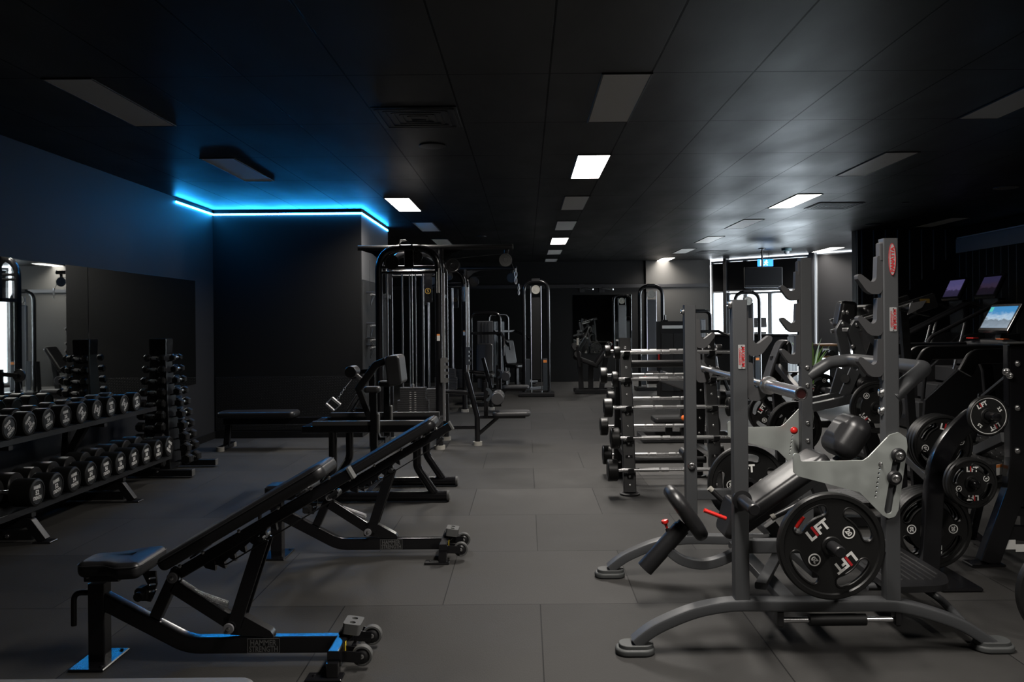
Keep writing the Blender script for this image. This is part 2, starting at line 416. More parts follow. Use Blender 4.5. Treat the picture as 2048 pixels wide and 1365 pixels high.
quadbox('wall_far', XL, 2.9, YF, YF+.15, 0, HC, mat('matte black wall paint', (.0035,.0035,.0035), .8, 0, .2)); quadbox('wall_far_end', 2.9, 4.45, YF-.06, YF+.15, 0, HC, mat('warm grey wall paint', (.026,.025,.023), .65, 0, .3))
quadbox('wall_right', XR, XR+.15, Y0, YR, 0, HC, walld)
quadbox('wall_front', XL-.15, XR+.15, Y0-.15, Y0, 0, HC, walld)
quadbox('wall_battens', 5.44, XR+.15, YR, YR+.25, 0, HC, batten)
quadbox('trim_1', XR-.012, XR-.002, 2, YR-.02, 2.745, 2.765, mat('painted light line', (.8,.85,.9), .4))  # pale strip painted in for the reflected light line on the beam edge
quadbox('trim_2', XR-.03, XR, 2, YR-.01, 0, 2.50, batten)
quadbox('trim_3', XR-.02, XR, 2, YR-.01, 2.51, 2.74, mat('grey band paint', (.35,.35,.36), .6))
quadbox('baseboard_left', XL, XL+.015, Y0, YB, 0, .09, walld)
quadbox('baseboard_back', XL+.02, XB, YB-.015, YB, 0, .09, walld)
quadbox('trim_4', XL+.02, XB-.001, YB-.006, YB, .10, .78, checker)
quadbox('trim_5', XL, 4.4, YF-.10, YF-.065, 2.26, 2.34, satin)
quadbox('trim_6', XB-.001, XB+.006, YB+.02, YB2, 0.1, 2.0, walld); quadbox('trim_10', XB-.001, XB+.005, YB+.001, YB2, 2.01, HC, mat('mid grey wall paint', (.035,.035,.037), .6))
# thin dark panel painting in the diagonal shadow on the batten wall
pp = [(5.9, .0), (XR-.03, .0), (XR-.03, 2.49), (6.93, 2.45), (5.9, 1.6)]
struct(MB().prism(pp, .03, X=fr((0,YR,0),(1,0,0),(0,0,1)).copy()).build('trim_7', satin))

# mirror on the left wall: panels butted edge to edge
for k, (a, b) in enumerate(((5.17,7.62),(7.63,10.1))):
    t = MB().box((XL+.004, (a+b)/2, 1.36), (.006, b-a, 1.24), b=.0005).build('wall_mirror', mirror, smooth=False)
    tag(t, ['wall mirror panel behind the near dumbbells, reflecting the bright windows','wall mirror panel behind the dumbbell tower, reflecting the dark alcove wall'][k], 'mirror', 'mirror panels on the left wall')

# ---------- ceiling fittings ----------
LAMP_W = 86; LAMP_SPREAD = 142
def panel(x0, y0, on, label, dim=1):
    t = thing('ceiling_light', label, 'ceiling light', (x0+.15, y0+.6, HC-.004), 'ceiling light panels')
    MB().path([(-.146,-.596,0),(.146,-.596,0),(.146,.596,0),(-.146,.596,0)], .010, .010).build('frame', frame_m, t) if False else None
    m = MB()
    for a, b in (((-.15,-.594),(.15,-.594)),((-.15,.594),(.15,.594)),((-.145,-.6),(-.145,.6)),((.145,-.6),(.145,.6))):
        m.bar((a[0],a[1],0),(b[0],b[1],0),.012,.008,rr=.002)
    m.build('frame', frame_m, t)
    MB().box((0,0,.001),(.284,1.184,.004),b=.001).build('diffuser', lampm if on else offm, t)
    if on:
        ld = bpy.data.lights.new('panel_lamp', 'AREA'); ld.shape = 'RECTANGLE'; ld.size = .28; ld.size_y = 1.18; ld.energy = LAMP_W*dim; ld.color = (1,.94,.87); ld.spread = R(LAMP_SPREAD)
        lo = bpy.data.objects.new('panel_lamp', ld); COL.objects.link(lo); lo.parent = t; lo.location = (0,0,-.003)
DIM = {(.46,12):.35, (-1.64,8):.6, (.46,6):1.2, (.46,2):.95, (3.16,8):.9}   # the far panels are dimmed down
def rows(x0, ks, lit, desc):
    for k in ks:
        panel(x0, CTY+1.2*k, k in lit, desc[k], DIM.get((round(x0,2),k),1))
# the grid row index k counts 1.2 m tiles
rows(.46, range(0, 17, 2), (2, 6, 12), {
 0:'unlit ceiling panel of the centre row overhead of camera', 2:'lit ceiling panel cut by the top edge of the photo',
 4:'unlit grey ceiling panel nearest in the centre row', 6:'brightest lit ceiling panel in the centre row above the aisle', 8:'unlit ceiling panel just beyond the bright centre panel',
 10:'second unlit ceiling panel beyond the bright centre panel', 12:'far lit ceiling panel in the centre row', 14:'unlit ceiling panel just beyond the far lit centre one', 16:'farthest unlit ceiling panel of the centre row'})
rows(3.16, (0, 2, 4, 6, 8, 10, 12, 14, 16), (0, 8, 16), {
 0:'unseen right-row ceiling panel over the near right corner, assumed lit for the plates', 2:'unlit right-row ceiling panel beside the camera', 4:'unlit ceiling panel at the upper right edge of the photo', 6:'unlit ceiling panel before the bright right panel',  # nearest right-row panel is unseen, assumed lit to brighten the plates
 8:'bright lit ceiling panel above the barbell rack at right', 10:'unlit ceiling panel just beyond the bright right panel', 12:'second unlit ceiling panel beyond the bright right panel', 14:'third unlit ceiling panel beyond the bright right panel', 16:'far lit ceiling panel by the grey far wall'})
rows(-1.64, (8, 10, 12), (8,), {8:'lit ceiling panel beside the blue strip lit alcove', 10:'unlit ceiling panel above the cable tower', 12:'farther unlit ceiling panel behind the cable tower'})
rows(-2.84, (4, 6), (), {4:'unlit ceiling panel at upper left of the photo', 6:'unlit ceiling panel near the blue strip'})
rows(6.16, (10, 14), (14,), {10:'dim unlit ceiling panel above the stair machines', 14:'lit ceiling panel by the black batten column'})

def vent(x, y, label):
    t = thing('ceiling_vent', label, 'air vent', (x, y, HC-.006), 'ceiling vents')
    MB().box((0,0,.0),(.58,.58,.004),b=.001).build('backing', satin, t)
    m = MB()
    for k in range(5):
        s = .06+.05*k
        for a, b in (((-s,-s),(s,-s)),((s,-s),(s,s)),((s,s),(-s,s)),((-s,s),(-s,-s))): m.bar((a[0],a[1],-.006-.001*k),(b[0],b[1],-.006-.001*k),.022,.004,rr=.001,up=(0,0,1))
    m.build('louvre', frame_m, t)
vent(-.748, 5.94, 'square black louvred ceiling vent left of the unlit centre panel'); vent(3.95, 10.75, 'square ceiling vent beside the bright right light panel'); vent(3.95, 17.8, 'small far ceiling vent near the hanging television')
def disc(x, y, r, name, label, cat, m):
    return tag(MB().lathe([(r*.6,HC),(r,HC-.001),(r,HC-.008),(r*.9,HC-.012),(.001,HC-.012)], X=T(x,y,0), n=28).build(name, m), label, cat, 'round ceiling fittings')
for px, py, r, l in ((865,291,.11,'round black ceiling speaker left of the centre row'),(1748,449,.13,'round dark ceiling speaker beside the batten column'),(2012,375,.13,'round pale ceiling speaker at right edge of photo'),(962,473,.09,'small round ceiling fitting above the cable tower arm')):
    p = WZ(px, py, HC); disc(p.x, p.y, r, 'ceiling_speaker', l, 'speaker', satin if px < 1800 else wallg)
p = WZ(1811, 405, HC); o = disc(p.x, p.y, .05, 'smoke_detector', 'small ceiling sensor with a red light', 'sensor', satin)
p = WZ(2045, 463, HC); disc(p.x-.15, p.y, .11, 'round_downlight', 'pale round ceiling fitting at far right edge', 'ceiling light', gfootl)
# dome camera
p = WZ(1573, 497, HC); t = thing('security_camera', 'small dome camera hanging from the ceiling beside the television', 'camera', (p.x, p.y, HC), None)
MB().lathe([(.04,0),(.10,-.004),(.10,-.05),(.06,-.06),(.001,-.06)]).build('housing', mat('teal grey plastic', (.05,.10,.11), .5), t); MB().sphere((0,0,-.07), .06).build('dome', mat('dome glass', (.3,.32,.34), .1), t)
# led strip
led = thing('led_strip', 'glowing blue light strip under the ceiling around the alcove', 'light strip', (XL+.02, YB, HC-.06), world=True)
WORLD[led.name] = V((XL+.02, YB, HC-.06))
zl = HC-.055
yl0 = WX(350, 399, XL).y
m = MB()
m.bar((XL+.012, yl0, zl), (XL+.012, YB-.01, zl), .014, .022, rr=.004).bar((XL+.01, YB-.012, zl), (XB+.012, YB-.012, zl), .014, .022, rr=.004).bar((XB+.012, YB-.02, zl), (XB+.012, YB2-.05, zl), .014, .022, rr=.004)
m.build('glowing_tube', ledm, led)
m = MB()
m.bar((XL+.006, yl0, zl+.018), (XL+.006, YB-.01, zl+.018), .02, .008, rr=.001).bar((XL+.01, YB-.006, zl+.018), (XB+.006, YB-.006, zl+.018), .02, .008, rr=.001).bar((XB+.006, YB-.02, zl+.018), (XB+.006, YB2-.05, zl+.018), .02, .008, rr=.001)
m.build('channel', frame_m, led)

# ---------- the angled window wall at the far right ----------
A = V((4.45, 20.15, 0)); B = V((6.25, 18.4, 0)); C = V((7.32, 17.36, 0)); dv = (B-A).normalized(); LAB = (B-A).length; LBC = (C-B).length
XW = fr(A, dv, (0,0,1))          # local: x along the wall, y up, z towards ... 
nin = XW.col[2].to_3d(); sgn = 1 if nin.y < 0 else -1      # sgn*z points into the room
def wb(m, x0, x1, z0, z1, d0, d1):   # box on the wall, d = distance into the room
    return m.box(((x0+x1)/2, (z0+z1)/2, sgn*(d0+d1)/2), (x1-x0, z1-z0, abs(d1-d0)), X=XW, b=.003)
fm = mat('grey window frame', (.12,.13,.14), .5); blind = mat('black roller blind', (.003,.003,.0032), .85, 0, .1); blindg = mat('charcoal roller blind', (.006,.006,.0065), .8, 0, .15)
def glass_mat():
    m = bpy.data.materials.new('window glass'); m.use_nodes = True; nt = m.node_tree; nt.nodes.remove(nt.nodes['Principled BSDF'])
    tr = nt.nodes.new('ShaderNodeBsdfTransparent'); gl = nt.nodes.new('ShaderNodeBsdfGlossy'); gl.inputs['Roughness'].default_value = .02; mx = nt.nodes.new('ShaderNodeMixShader'); mx.inputs[0].default_value = .06
    tr.inputs['Color'].default_value = (.92,.95,.96,1); nt.links.new(tr.outputs[0], mx.inputs[1]); nt.links.new(gl.outputs[0], mx.inputs[2]); nt.links.new(mx.outputs[0], nt.nodes['Material Output'].inputs[0]); return m
glass = glass_mat()
def window(name, x0, x1, z0, z1, mull):
    m = MB(); e = .05
    wb(m, x0, x1, z0, z0+e, -.06, .0); wb(m, x0, x1, z1-e, z1, -.06, .0); wb(m, x0, x0+e, z0+e, z1-e, -.06, .0); wb(m, x1-e, x1, z0+e, z1-e, -.06, .0)
    for q in mull: wb(m, q-.05, q+.05, z0+e, z1-e, -.06, .0)
    o = struct(m.build(name, fm))
    g = MB(); wb(g, x0+.04, x1-.04, z0+.04, z1-.04, -.035, -.03); gp = g.build('pane', glass, None); gp.parent = o; gp.matrix_parent_inverse = o.matrix_world.inverted() if False else M.Translation(-V(o.location)); return o
window('window_1', .0, .36, .05, 2.86, []); window('window_2', .44, LAB-.03, .05, 2.10, [.9, 1.52]); window('window_3', .44, LAB-.03, 2.14, 2.88, [.9,1.52])
window('window_4', LAB+.12, LAB+LBC, .05, 2.88, [])
m = MB(); wb(m, .36, .44, 0, HC, -.1, .06); wb(m, LAB-.03, LAB+.10, 0, HC, -.1, .05); struct(m.build('trim_8', satin))
m = MB(); wb(m, -.3, 4.0, 0, .05, -.1, .0); struct(m.build('trim_9', satin))
m = MB(); wb(m, LAB+LBC, LAB+LBC+1.2, 0, HC, -.1, .0); struct(m.build('wall_corner', walld))
def roller(x0, x1, z0, z1, mt, label, group='roller blinds', seam=None):
    t = thing('roller_blind', label, 'blind', tuple(XW @ V((x0+.1, z1, sgn*.03))), group, world=True); WORLD[t.name] = V(t.location)
    m = MB(); wb(m, x0, x1, z0, z1, .01, .016); m.build('fabric', mt, t)
    m = MB(); wb(m, x0, x1, z0-.02, z0+.015, .006, .024); m.build('bottom_rail', fm, t)
roller(.06, .33, 2.12, 2.80, blind, 'narrow black blind left of the hanging television'); roller(.46, LAB-.05, 2.14, 2.82, blind, 'wide black blind behind the hanging television')
roller(LAB+.16, LAB+LBC, .80, 2.85, blindg, 'charcoal blind right of the window column')
quadbox('ground_outside', -4, 20, 22.5, 60, -.3, -.2, mat('pale pavement', (.5,.5,.5), .8)) if False else None

# television, exit sign
p = WZ(1524, 497, HC); t = thing('hanging_television', 'black television hanging from a ceiling pole before the windows', 'television', (p.x, p.y, HC), world=True); WORLD[t.name] = V(t.location)
a = W(1487, 535, p.y); b = W(1563, 575, p.y)
MB().cyl((p.x,p.y,HC),(p.x,p.y,(a.z+b.z)/2),.018,12).lathe([(.07,HC),(.07,HC-.02),(.03,HC-.03),(.001,HC-.03)],X=T(p.x,p.y,0),n=20).build('pole', satin, t)
MB().box(((a.x+b.x)/2, p.y-.05, (a.z+b.z)/2), (b.x-a.x, .06, a.z-b.z), b=.01).build('casing', satin, t)
MB().box(((a.x+b.x)/2, p.y-.082, (a.z+b.z)/2+.01), (b.x-a.x-.03, .004, a.z-b.z-.06), b=.001).build('screen', mat('dark screen glass', (.004,.004,.005), .25), t)
MB().box(((a.x+b.x)/2, p.y-.06, b.z-.006), (b.x-a.x-.02, .05, .012), b=.003).build('bottom_edge', shroud, t)
a = W(1515, 519, 17.8); b = W(1546, 533, 17.8)
t = thing('exit_sign', 'lit blue green exit sign behind the television', 'sign', ((a.x+b.x)/2, 17.8, HC), world=True); WORLD[t.name] = V(t.location)
cx = (a.x+b.x)/2; cz = (a.z+b.z)/2
MB().box((cx,17.8,HC-.02),(.2,.06,.03)).cyl((cx-.08,17.8,HC),(cx-.08,17.8,cz),.006,8).cyl((cx+.08,17.8,HC),(cx+.08,17.8,cz),.006,8).build('bracket', satin, t)
MB().box((cx,17.8,cz),(b.x-a.x,.04,a.z-b.z),b=.004).build('light_box', mat('exit sign blue face', (.02,.2,.5), .4, emit=(.03,.30,.9), es=1.6), t)
m = MB(); X = fr((cx,17.778,cz),(1,0,0),(0,0,1)); m.sphere((.02,.045,0),.018,X=X,n=10); m.tube([(.02,.02,0),(0,-.02,0),(-.04,-.05,0)],.010,6,X=X).tube([(0,-.02,0),(.035,-.035,0),(.03,-.06,0)],.009,6,X=X).tube([(.05,.0,0),(.02,.02,0),(-.03,.01,0)],.008,6,X=X)
m.box((-.09,0,0),(.05,.12,.004),X=X); m.build('running_man_symbol', mat('exit sign white', (.8,.8,.8), .4, emit=(.8,.95,1), es=2.2), t)

# ---------- daylight ----------
w = bpy.data.worlds.new('daylight'); SC.world = w; w.use_nodes = True; bg = w.node_tree.nodes['Background']; bg.inputs[0].default_value = (.86,.93,1,1); bg.inputs[1].default_value = 12
# ---------- camera ----------
cd = bpy.data.cameras.new('camera'); cam = bpy.data.objects.new('camera', cd); COL.objects.link(cam); SC.camera = cam
cd.sensor_width = 36; cd.lens = FP/2048*36; cd.shift_x = -(VX-1024)/2048; cd.shift_y = -(682.5-VY)/2048; cd.clip_start = .05
cam.matrix_world = T(0,0,CH) @ RX(pi/2) @ RZ(-ROLL)
vs = SC.view_settings; SC.display_settings.display_device = 'sRGB'; vs.view_transform = 'Standard'; vs.look = 'None'; vs.exposure = 0; vs.gamma = 1; vs.use_curve_mapping = False
SC.cycles.use_denoising = True; SC.cycles.max_bounces = 8; SC.cycles.glossy_bounces = 5; SC.cycles.sample_clamp_indirect = 6; SC.cycles.caustics_reflective = False; SC.cycles.caustics_refractive = False
# =====================================================================  ADJUSTABLE BENCHES (two alike)
def make_bench():
    Yc = 3.62; yf = 3.50
    o = V((-1.1, Yc, 0))
    t = thing('adjustable_bench', 'black adjustable incline bench nearest the camera at lower left', 'weight bench', o, 'black incline benches', world=True); WORLD[t.name] = V(o)
    P = lambda px, py, y=Yc: W(px, py, y)
    fl = lambda p: V((p.x, Yc, p.z))
    # frame rail: low along the floor, bending up to the front post
    a = fl(P(199,1206,yf+.08)); b = fl(P(372,1296,yf+.08)); c = fl(P(690,1298,yf+.08)); c.z = b.z
    rail = MB().path(fillet([a,b,c],.22,6), .055, .072, up=(0,0,1), rr=.010); rail.build('rail', gloss, t)
    xp = P(190,1240,yf+.08).x; zt = P(190,1170,yf+.08).z
    MB().bar((xp,Yc,.006),(xp,Yc,zt), .072, .072, up=(0,1,0), rr=.010).build('front_post', gloss, t)
    m = MB().box((xp-.002,Yc,.006),(.15,.24,.012),b=.004); 
    for s in (-1,1): boltm(m,(xp+.05,Yc+s*.09,.012),(0,0,1),.007)
    m.build('front_foot', gloss, t)
    # lifting handle
    h = fl(P(172,1192,yf+.08)); MB().tube(fillet([h+V((.01,0,0)), V((P(148,1192,Yc).x,Yc,h.z)), V((P(148,1254,Yc).x,Yc,P(146,1252,Yc).z))],.035,6), .012, 12).build('handle', rubmat, t)
    # rear cross bar, stub with grey foot block and the wheels
    xr = P(688,1300,Yc).x+.0; zr = .075
    MB().bar((xr,Yc-.20,zr),(xr,Yc+.17,zr),.05,.075,rr=.008).build('cross_bar', gloss, t)
    for s, q in ((-1,-.20),(1,.17)):
        m = MB().bar((xr,Yc+q,.07),(xr,Yc+q,.0075),.05,.05,up=(0,1,0)).box((xr-.035,Yc+q,.006),(.15,.075,.012)); boltm(m,(xr-.08,Yc+q,.012),(0,0,1),.006); m.build('rear_foot', gloss, t)
    st = P(700,1262,Yc)
    MB().bar((xr,Yc,.1),(xr+.035,Yc-.0,st.z+.01),.055,.06,up=(0,1,0),rr=.008).build('rear_post', gloss, t)
    m = MB().prism(rpoly(rect(.075,.105),.012,0,3), .045, X=T(xr+.038,Yc,st.z)@RY(R(8)), holes=[circ(.013,12,(0,-.025)),circ(.013,12,(0,.025))]); m.build('foot_block', gfoot, t)
    for s in (-1,1):
        wy = Yc+s*.115; wx = P(720,1324,3.48).x+.005; wz = .062
        w = MB().lathe([(.0415,-.016),(.043,-.012),(.043,.012),(.0415,.016),(.034,.0165),(.033,.012),(.001,.012)], X=T(wx,wy,wz)@RX(pi/2), n=28).lathe([(.034,.013),(.033,-.0165),(.0415,-.016)] , X=T(wx,wy,wz)@RX(pi/2), n=28).build('wheel', gfoot, t)
        hb = MB().lathe([(.001,-.0135),(.033,-.0135),(.030,-.010),(.02,-.018),(.012,-.019),(.001,-.019)], X=T(wx,wy,wz)@RX(-pi/2), n=24).lathe([(.001,.0135),(.033,.0135),(.030,.016),(.001,.016)], X=T(wx,wy,wz)@RX(-pi/2), n=24).build('hub', satin, w)
        m = MB(); boltm(m,(wx,wy-.018,wz),(0,-1,0),.008); m.build('axle_bolt', bolt, w)
        f = MB().bar((xr+.01,wy+.0-s*.028,.07),(wx,wy-s*.028,wz),.008,.045,rr=.002).bar((xr+.01,wy+.0+s*.028,.07),(wx,wy+s*.028,wz),.008,.045,rr=.002); each(f, 'wheel_fork', gloss, t)
    MB().box((xr+.027,Yc-.09,.085),(.002,.02,.05)).build('warning_sticker', yelst, t)
    # name plate on the near face of the rail
    yn = Yc-.0285; p = P(527,1299,yn); m = MB()
    X = fr((p.x,yn,b.z),(1,0,0),(0,0,1))
    m.m(0).box((0,0,0),(.140,.062,.001),X=X,b=.0004)
    m.m(1)
    for q in (((-.069,-.030),(.069,-.030)),((.069,-.030),(.069,.030)),((.069,.030),(-.069,.030)),((-.069,.030),(-.069,-.030))): m.bar((*q[0],.0009),(*q[1],.0009),.0016,.0008,rr=.0002,X=X)
    m.text('HAMMER',.034,X@T(0,.0135,.0012),width=.112).text('STRENGTH',.034,X@T(0,-.0135,.0012),width=.122)
    m.build('name_plate', [matte, greyp], t, smooth=False)
    # pivot link (short upright), long link, pivot washers
    p1 = fl(P(330,1167,yf)); p2 = fl(P(299,1244,yf+.05)); p3 = fl(P(445,1271,yf))
    m = MB()
    m.bar(p1+V((.005,0,.02)), p2, .05, .05, up=(1,0,0), rr=.006); m.build('pivot_post', gloss, t)
    MB().bar(p1+V((-.01,0,-.045)), p3+V((.02,0,.0)), .05, .062, rr=.008).build('long_link', gloss, t)
    MB().prism(rpoly([(p3.x-.03,p3.z-.03),(p3.x+.19,p3.z-.05),(p3.x+.17,p3.z-.02),(p3.x+.02,p3.z+.065),(p3.x-.03,p3.z+.04)],.01), .05, X=fr((0,Yc+.025,0),(1,0,0),(0,0,1))).build('gusset', gloss, t)
    for p in (p1, p3):
        for s in (-1,1):
            m = MB().m(0).lathe([(.001,0),(.023,0),(.023,.006),(.021,.008),(.001,.008)], X=T(p.x,Yc+s*.046,p.z)@RX(s*-pi/2), n=24).m(1); boltm(m,(p.x,Yc+s*.054,p.z),(0,s,0),.007); m.build('pivot_cap', [washer, bolt], t)
        MB().cyl((p.x,Yc-.046,p.z),(p.x,Yc+.046,p.z),.014,12).build('pivot_pin', satin, t)
    # coil spring between pivot post and the brace
    s0 = fl(P(354,1173,Yc)); s1 = fl(P(456,1209,Yc)); d = s1-s0; L = d.length; X = fr(s0, V((0,1,0)), d.cross(V((0,1,0)))); X = fr(s0,(0,1,0),V((0,1,0)).cross(d)*-1)
    ax = d.normalized(); u = V((0,1,0)); w_ = ax.cross(u)
    n = 46; k = 8; pts = [s0+ax*(L*i/(n*k))+u*(.0125*cos(2*pi*i/k))+w_*(.0125*sin(2*pi*i/k)) for i in range(n*k+1)]
    MB().tube(pts,.0017,5).build('spring', steel, t, sharp=80)
    # brace: two parallel plates from the low pivot up to the ratchet
    u1 = fl(P(459,1241,yf)); u2 = fl(P(519,1082,yf+.05)); u0 = p3+V((.015,0,.0))
    for s in (-1,1):
        MB().path([u0+V((0,s*.034,0)),u1+V((0,s*.034,-.02)),u2+V((0,s*.034,0))],.010,.058,up=(1,0,0),rr=.003).build('brace_plate', gloss, t)
    MB().bar(u1.lerp(u2,.42)+V((-.002,-.03,0)),u1.lerp(u2,.42)+V((-.002,.03,0)),.03,.05).build('brace_bar', satin, t)
    m = MB().cyl(u2+V((0,-.055,0)),u2+V((0,.055,0)),.012,12)
    m.build('ratchet_pin', satin, t)
    # back rest: carrier box, toothed ratchet plate, pad
    q0 = fl(P(300,1146,3.45)); q1 = fl(P(641,944,3.45)); ax = (q1-q0).normalized(); nn = V((-ax.z,0,ax.x)); Lp = (q1-q0).length
    XP = fr(q0, ax, (0,1,0)) ; 
    XP = M((ax, V((0,1,0)), nn)).transposed().to_4x4(); XP.translation = q0 - nn*.03
    MB().pad([(0,-.115),(Lp*.3,-.14),(Lp,-.14),(Lp,.14),(Lp*.3,.14),(0,.115)], .062, .026, X=XP, rad=[.04,.3,.045,.045,.3,.04], crown=.004).build('back_pad', vinyl, t)
    m = MB()   # stitched seam along the pad edge
    sm = [XP@V((x,y,.046)) for x,y in [(p.x,p.y) for p in rpoly([(0,-.115),(Lp*.3,-.14),(Lp,-.14),(Lp,.14),(Lp*.3,.14),(0,.115)],[.04,.3,.045,.045,.3,.04],-.0008,6)]]
    m.tube(sm,.0016,5,closed=True).build('seam', vinylg, t)
    cb = q0 - nn*.063
    MB().bar(p1+ax*.02-nn*.0, cb+ax*(Lp+.055)-nn*.012, .052, .050, up=nn, rr=.006).build('carrier', gloss, t)
    MB().bar(cb+ax*(Lp+.056)-nn*.012, cb+ax*(Lp+.066)-nn*.012,.058,.056,up=nn,rr=.004).build('end_cap', gfoot, t)
    m = MB()
    for k in (.18,.78): m.bar(q0+ax*(Lp*k)-nn*.036+V((0,-.09,0)), q0+ax*(Lp*k)-nn*.036+V((0,.09,0)), .03,.008, up=nn)
    each(m, 'pad_bracket', satin, t)
    m = MB()
    for k in (.06,.2,.42,.66,.86,.97): boltm(m, q0+ax*(Lp*k)-nn*.045+V((0,-.03,0)), (0,-1,0), .006)
    each(m, 'bolt', bolt, t)
    tz = [(.14,0),(.62,0),(.64,-.02)]
    prof = [(.15,.0)]; xx = .15
    out = [(.12,.005),(.13,-.045),(.16,-.075),(.175,-.050)]
    for k in range(6):
        x = .19+k*.055; dd_ = -.075+.006*k; out += [(x,dd_-.0),(x+.012,dd_-.016),(x+.022,dd_+.012),(x+.05,dd_+.018)]
    out += [(.54,-.02),(.56,.005)]
    Xt = M((ax, nn, V((0,-1,0)))).transposed().to_4x4(); Xt.translation = q0-nn*.065+V((0,.012,0))
    MB().prism([V((a_,b_)) for a_,b_ in out], .024, X=Xt).build('ratchet_plate', gloss, t)
    # release rod
    r0 = fl(P(416,1140,yf)); r1 = fl(P(440,1140,yf)); r2 = fl(P(490,1112,yf)); r3 = fl(P(655,1010,yf)); dy = V((0,-.045,0))
    MB().tube(fillet([r0+V((0,-.045,.012)),r0+dy,r1+dy,r3+dy],.015,4),.0032,8).build('release_rod', satin, t)
    m = MB().bar(fl(P(650,1003,yf))+dy, fl(P(668,990,yf))+dy,.02,.018).cyl(fl(P(660,1000,yf))+V((0,-.05,0)),fl(P(660,1000,yf))+V((0,.05,0)),.014,12); m.build('release_handle', satin, t)
    # seat: pad narrowing to the front, bracket and slotted quadrant
    zs = .455; x0 = P(152,1130,Yc-.07).x; x1 = P(273,1145,yf-.05).x; XS = T(0,Yc,zs-.072)@RY(R(-2)); XS = T(0,0,0)
    XS = T((x0+x1)/2, Yc, zs-.07)@RY(R(-3)); hw = (x1-x0)/2
    ol = [(-hw,-.085),(-hw*.15,-.095),(hw*.35,-.15),(hw,-.15),(hw,.15),(hw*.35,.15),(-hw*.15,.095),(-hw,.085)]
    rr = [.045,.08,.06,.03,.03,.06,.08,.045]
    MB().pad(ol,.07,.028,X=XS,rad=rr,crown=.004).build('seat_pad', vinyl, t)
    MB().tube([XS@V((p.x,p.y,.055)) for p in rpoly(ol,rr,-.0006,5)],.0016,5,closed=True).build('seam', vinylg, t)
    m = MB().bar((xp-.045,Yc,zt+.035),(xp+.10,Yc,zt+.035),.085,.05); m.build('seat_bracket', gloss, t)
    m = MB(); 
    for s in (-1,1): boltm(m,(xp-.028,Yc+s*.0425,zt+.038),(0,s,0),.008)
    each(m, 'bolt', bolt, t)
    a1 = fl(P(287,1158,yf)); a2 = fl(P(278,1206,yf)); mid = fl(P(291,1185,yf))
    qo = [(a1.x-.055,a1.z),(a1.x+.006,a1.z),(mid.x+.004,mid.z),(a2.x+.004,a2.z-.03),(a2.x-.055,a2.z-.02),(a2.x-.035,a2.z+.03),(mid.x-.035,mid.z)]
    hs = [slot((mid.x-.026,z_),(mid.x-.004,z_+.002),.0045,5) for z_ in (mid.z-.028,mid.z+.0,mid.z+.027)]
    MB().prism([V(q) for q in qo][::-1] if False else [V(q) for q in qo], .012, X=fr((0,Yc-.01,0),(1,0,0),(0,0,1)), holes=hs).build('seat_quadrant', gloss, t)
    k0 = fl(P(262,1205,yf)); MB().box((k0.x,Yc,k0.z),(.06,.07,.055),b=.01).cyl((k0.x,Yc-.06,k0.z),(k0.x,Yc-.03,k0.z),.02,12).build('seat_latch', matte, t)
    return t
bench = make_bench()
bench2 = dup(bench, bench.location + V((.285, 1.63, 0)), label='black adjustable incline bench farther back, beside the seated frame machine')

# flat grey bench whose far edge just enters the picture at the bottom left
def flat_bench():
    c = V((-1.42, 2.225, 0))
    t = thing('flat_bench', 'grey padded flat bench, only its edge showing along the bottom left of the photo', 'weight bench', c, world=True); WORLD[t.name] = V(c)
    gv = mat('grey upholstery vinyl', (.11,.112,.115), .45, 0, .5, bump=.15, nscale=500)
    MB().pad([(-.66,-.15),(.66,-.15),(.66,.15),(-.66,.15)],.07,.022,X=T(c.x,c.y,.385),rad=.05).build('pad', gv, t)
    MB().bar((c.x-.5,c.y,.34),(c.x+.5,c.y,.34),.06,.06,rr=.008).build('beam', gloss, t)
    for s in (-1,1):
        MB().bar((c.x+s*.42,c.y,.05),(c.x+s*.42,c.y,.33),.06,.06,up=(0,1,0),rr=.008).build('post', gloss, t)
        MB().bar((c.x+s*.42,c.y-.22,.03),(c.x+s*.42,c.y+.22,.03),.06,.06,rr=.008).build('foot', gloss, t)
flat_bench()
